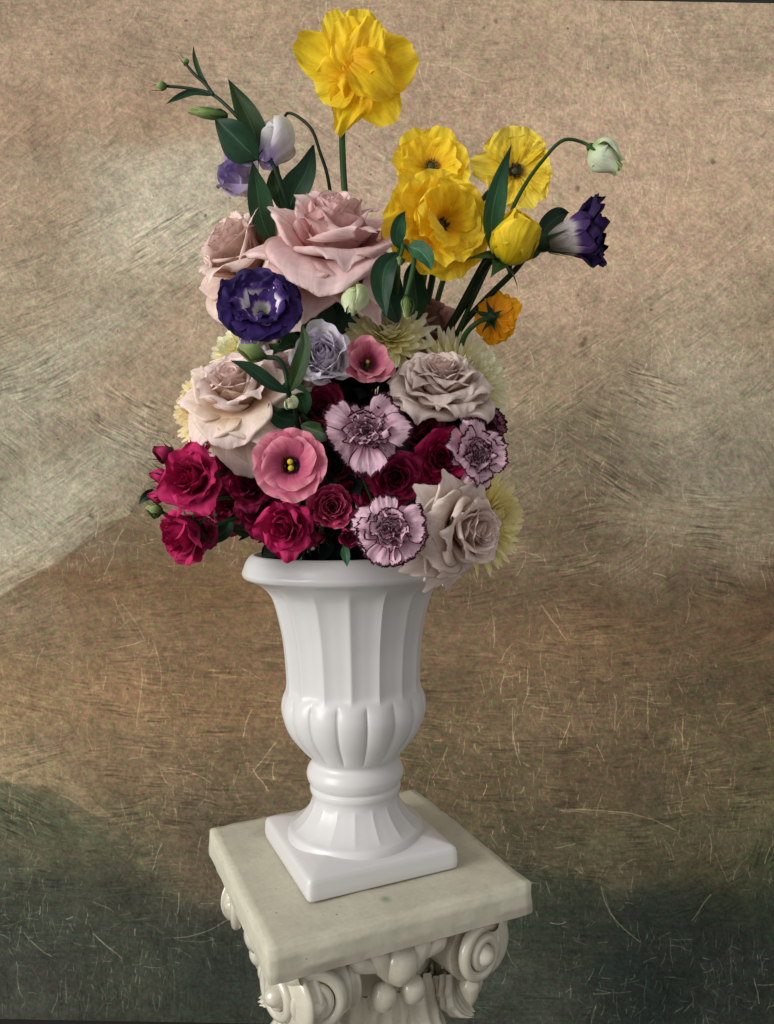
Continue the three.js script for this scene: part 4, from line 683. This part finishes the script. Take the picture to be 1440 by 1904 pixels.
// tall green spray with buds and dark leaves at the upper left
{
  const f = bud('green bud with five thread like sepals at the tip of the tall left spray', 302, 160, .74, [-.98, .02, .05], 13, M.oliveBud, { n: 4, seed: 90, sl: 2.8, sth: [70, 20, -8, 6, 24], name: 'lisianthus_spray' });
  f.t.userData.label = 'tall dark green lisianthus spray with three buds and broad dark leaves at the upper left';
  addStem(f.t, [f.base, [350, 164, .738], [392, 174, .735], [430, 205, .73], [470, 252, .725], [505, 300, .725], [528, 360, .735], [560, 480, .76], [590, 620, .78]], .0014, .0028, M.darkStem);
  addStem(f.t, [[345, 118, .735], [362, 138, .734], [382, 156, .734], [398, 178, .733]], .0014, .0018, M.darkStem);
  const sub = (px, py, d, axis, R, mat, o) => { const q = aim(axis), Rm = R * PX(d), base = at(px, py, d).addScaledVector(V(...axis).normalize(), -.7 * Rm), keep = { t: f.t, q, R: Rm };
    for (const p of budList(o.n ?? 4, o.seed, mat, o)) { const g = petalGeo({ ...p, L: p.L * Rm, W: p.W * Rm, r0: p.r0 * Rm, q }); g.translate(...base.clone().sub(f.t.position)); part(f.t, 'bud_petal', g, mat); }
    for (let i = 0; i < 5; i++) { const g = petalGeo({ L: o.sl * Rm, W: .08 * Rm, r0: .12 * Rm, az: i * 72 * DEG, th: o.sth.map((a) => a + rr(-8, 8)), prof: [1.2, 1, .7, .45, .1], round: 0, nu: 6, nv: 12, q }); g.translate(...base.clone().sub(f.t.position)); part(f.t, 'sepal', g, M.darkSepal); } };
  sub(345, 116, .735, [-.6, .8, .1], 9, M.oliveBud, { seed: 91, sl: 3, sth: [60, 14, -8, 4, 20] });
  sub(412, 215, .725, [-.98, .12, .15], 17, M.budGreen, { n: 7, seed: 92, len: 2.1, sl: 3.6, sth: [70, 20, -2, -2, 20], tip: -20 });
  addLeaf(f.t, [[388, 160, .735], [372, 138, .735], [362, 108, .735], [360, 84, .735]], 5, M.leaf, { roll: 20 });
  addLeaf(f.t, [[392, 178, .735], [360, 172, .732], [330, 182, .73], [308, 194, .728]], 6, M.leaf, { roll: 20 });
  addLeaf(f.t, [[484, 300, .722], [474, 250, .718], [450, 195, .715], [425, 147, .714]], 23, M.leaf, { roll: 12, peak: .72 });
  addLeaf(f.t, [[480, 296, .72], [456, 274, .715], [428, 246, .712], [402, 222, .712]], 33, M.leaf, { roll: -14, peak: .85 });
  addLeaf(f.t, [[506, 450, .735], [488, 410, .728], [478, 350, .724], [470, 300, .722]], 24, M.leaf, { roll: 20, peak: .8 });
  addLeaf(f.t, [[534, 400, .745], [548, 360, .742], [570, 318, .74], [584, 270, .738]], 27, M.leaf, { roll: -16, peak: .75 });
  addLeaf(f.t, [[530, 400, .75], [520, 360, .752], [512, 340, .754], [516, 300, .756]], 20, M.leaf, { roll: 10 });
}
// white bits, spray-rose buds with sepals
{
  const f = bloom('lisianthus', 'small white lisianthus bloom between the purple lisianthus and the cream rose', 'lisianthus', G_LIS, at(462, 640, .62), [-.1, .5, .8], 36 * PX(.62), roseList({ n: 9, seed: 93, open: .8, W0: .4, W1: .62, rollOut: 60 }), M.whiteLilac, { sink: .5 }); calyx(f, .18, .14);
}
const rbud = (label, px, py, d, axis, R, o = {}) => { const f = bud(label, px, py, d, axis, R, o.mat ?? M.deepMagenta, { name: 'rose_bud', n: 5, seed: o.seed ?? 95, smat: M.sepal, sl: o.sl ?? 2, sw: .13, sth: o.sth ?? [70, 40, 24, 34, 70] }); const b = f.base, e = at(640, 900, .76), m = b.clone().addScaledVector(f.axis, -.03); part(f.t, 'stem', tube([V(0, 0, 0), m.sub(b), m.clone().lerp(e.sub(b), .6)], [.0014, .0016, .002]), M.stem); return f; };
rbud('magenta rosebud with green sepals at the upper left of the big bright magenta rose', 308, 842, .64, [-.75, .4, .4], 24, { seed: 95 });
rbud('pale pink rosebud at the left edge of the big bright magenta rose', 300, 884, .635, [-.85, .15, .4], 22, { seed: 96, mat: M.magenta });
rbud('magenta rosebud pointing left below the big bright magenta rose', 294, 922, .63, [-.9, .1, .3], 19, { seed: 97, mat: M.magenta });
rbud('green rosebud with long sepals at the far left edge of the bouquet', 290, 948, .64, [-.85, .4, .3], 19, { seed: 98, mat: M.oliveBud, sl: 2.2 });
rbud('dark rosebud with pale sepals at the urn rim under the rust edged spray rose', 592, 1000, .615, [-.1, -.5, .8], 17, { seed: 99 });
rbud('dark rosebud with open sepals at the urn rim, between two spray roses', 556, 1000, .61, [.1, -.4, .9], 15, { seed: 100 });
rbud('green rosebud in the shade under the upper carnation', 672, 880, .63, [-.2, .6, .6], 15, { seed: 101 });

// leafy sprigs between the flowers
function sprig(label, stem, leaves, mat = M.leaf) {
  const t = thing('leaf_sprig', label, 'leafy sprig', at(...stem[0]), 'leafy sprigs between the flowers');
  addStem(t, stem, .0018, .0026, M.darkStem); for (const [pts, w, roll] of leaves) addLeaf(t, pts, w, mat, { roll });
  return t;
}
sprig('dark broad leaves in the shade right of the purple lisianthus', [[560, 520, .68], [566, 600, .7], [590, 720, .74]], [[[[572, 640, .685], [590, 600, .68], [580, 550, .675], [558, 510, .675]], 30, 20], [[[560, 650, .69], [540, 640, .68], [520, 650, .675], [500, 640, .67]], 22, -10], [[[600, 640, .7], [620, 600, .69], [625, 560, .69], [610, 520, .69]], 24, 10]]);
sprig('dark green leaves above the open pink lisianthus, under the round bud', [[560, 770, .62], [590, 800, .63], [640, 860, .7]], [[[[560, 790, .615], [585, 800, .61], [604, 805, .605], [614, 790, .605]], 17, 10], [[[555, 780, .62], [530, 780, .615], [512, 770, .61], [500, 750, .61]], 20, 10], [[[570, 770, .63], [560, 740, .625], [540, 720, .62], [520, 730, .62]], 22, -20]]);
sprig('dark green leaves hanging below the big bright magenta rose at the left', [[440, 960, .7], [420, 955, .69], [400, 960, .68]], [[[[430, 960, .68], [420, 985, .675], [400, 1000, .67], [386, 1000, .67]], 14, 10], [[[450, 955, .69], [470, 975, .685], [450, 985, .68], [420, 975, .68]], 16, 0], [[[300, 930, .66], [285, 920, .655], [270, 925, .65], [258, 938, .65]], 10, 10]]);
sprig('small pointed leaf hanging over the front of the urn rim', [[642, 990, .635], [644, 1008, .62], [645, 1020, .612]], [[[[640, 1012, .612], [643, 1025, .608], [645, 1040, .606], [646, 1054, .606]], 9, 20]], M.brightLeaf);
sprig('dark leaves between the deep red spray rose and the crumpled magenta one', [[780, 920, .68], [770, 880, .68], [760, 830, .7]], [[[[775, 930, .66], [790, 900, .655], [800, 870, .65], [795, 840, .65]], 16, 10], [[[770, 900, .67], [750, 930, .66], [720, 935, .655], [700, 930, .655]], 18, 0], [[[760, 840, .68], [740, 815, .675], [735, 780, .67], [745, 750, .67]], 18, 15]]);
sprig('dark upright leaves behind the green bud spray right of the pink rose', [[730, 560, .7], [740, 500, .69], [745, 440, .69]], [[[[740, 600, .69], [725, 560, .685], [722, 510, .68], [735, 470, .68]], 26, 10], [[[770, 600, .71], [775, 560, .705], [770, 510, .7], [775, 480, .7]], 22, -10], [[[640, 640, .72], [650, 600, .715], [640, 570, .71], [645, 540, .71]], 26, 5]]);
{
  // three bare thick stems that carry the flowers on the right
  const t = thing('flower_stem', 'thick dark green stem leaning right beside the orange ranunculus', 'stem', at(856, 560, .73));
  addStem(t, [[905, 480, .70], [870, 545, .72], [832, 620, .742], [800, 700, .77]], .003, .0034, M.darkStem);
}
// the dark mass of leaves inside the bouquet
{
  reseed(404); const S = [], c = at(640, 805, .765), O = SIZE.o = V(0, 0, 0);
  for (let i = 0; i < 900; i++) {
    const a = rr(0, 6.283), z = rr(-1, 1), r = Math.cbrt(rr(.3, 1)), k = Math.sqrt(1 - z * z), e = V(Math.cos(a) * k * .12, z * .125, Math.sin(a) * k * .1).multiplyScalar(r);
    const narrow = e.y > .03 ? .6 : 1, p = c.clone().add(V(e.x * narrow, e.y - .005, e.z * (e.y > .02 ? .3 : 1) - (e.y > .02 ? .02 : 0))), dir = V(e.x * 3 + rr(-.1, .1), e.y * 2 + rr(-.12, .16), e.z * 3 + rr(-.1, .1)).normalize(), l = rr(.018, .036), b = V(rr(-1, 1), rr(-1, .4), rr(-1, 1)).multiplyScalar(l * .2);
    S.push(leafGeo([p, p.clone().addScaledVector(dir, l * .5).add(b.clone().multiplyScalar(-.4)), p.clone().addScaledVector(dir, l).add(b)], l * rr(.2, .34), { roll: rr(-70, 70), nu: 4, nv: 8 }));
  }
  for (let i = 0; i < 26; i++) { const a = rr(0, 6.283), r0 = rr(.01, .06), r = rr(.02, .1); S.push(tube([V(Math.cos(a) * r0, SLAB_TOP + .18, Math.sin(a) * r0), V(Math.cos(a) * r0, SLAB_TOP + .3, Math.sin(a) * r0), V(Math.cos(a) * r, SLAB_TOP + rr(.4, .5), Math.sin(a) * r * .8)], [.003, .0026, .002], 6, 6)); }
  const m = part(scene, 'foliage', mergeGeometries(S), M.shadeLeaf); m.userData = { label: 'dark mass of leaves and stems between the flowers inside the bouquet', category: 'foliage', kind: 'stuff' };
}
// reparent: sepals belong to their calyx, leaves to their stem, scroll eyes to their scroll
for (const t of scene.children) {
  if (!t.isGroup) continue;
  const all = [...t.children], calyx = all.find((p) => p.name === 'calyx'), stem = all.find((p) => p.name === 'stem'), ovary = all.find((p) => p.name === 'flower_eye');
  let scroll = null;
  for (const p of all) {
    if (p.name === 'volute') scroll = p;
    if (p.name === 'sepal' && calyx) calyx.add(p);
    if (p.name === 'leaf' && stem) stem.add(p);
    if (p.name === 'stamens' && ovary) ovary.add(p);
    if (/^volute_/.test(p.name) && scroll) scroll.add(p);
  }
}
renderer.render(scene, camera);
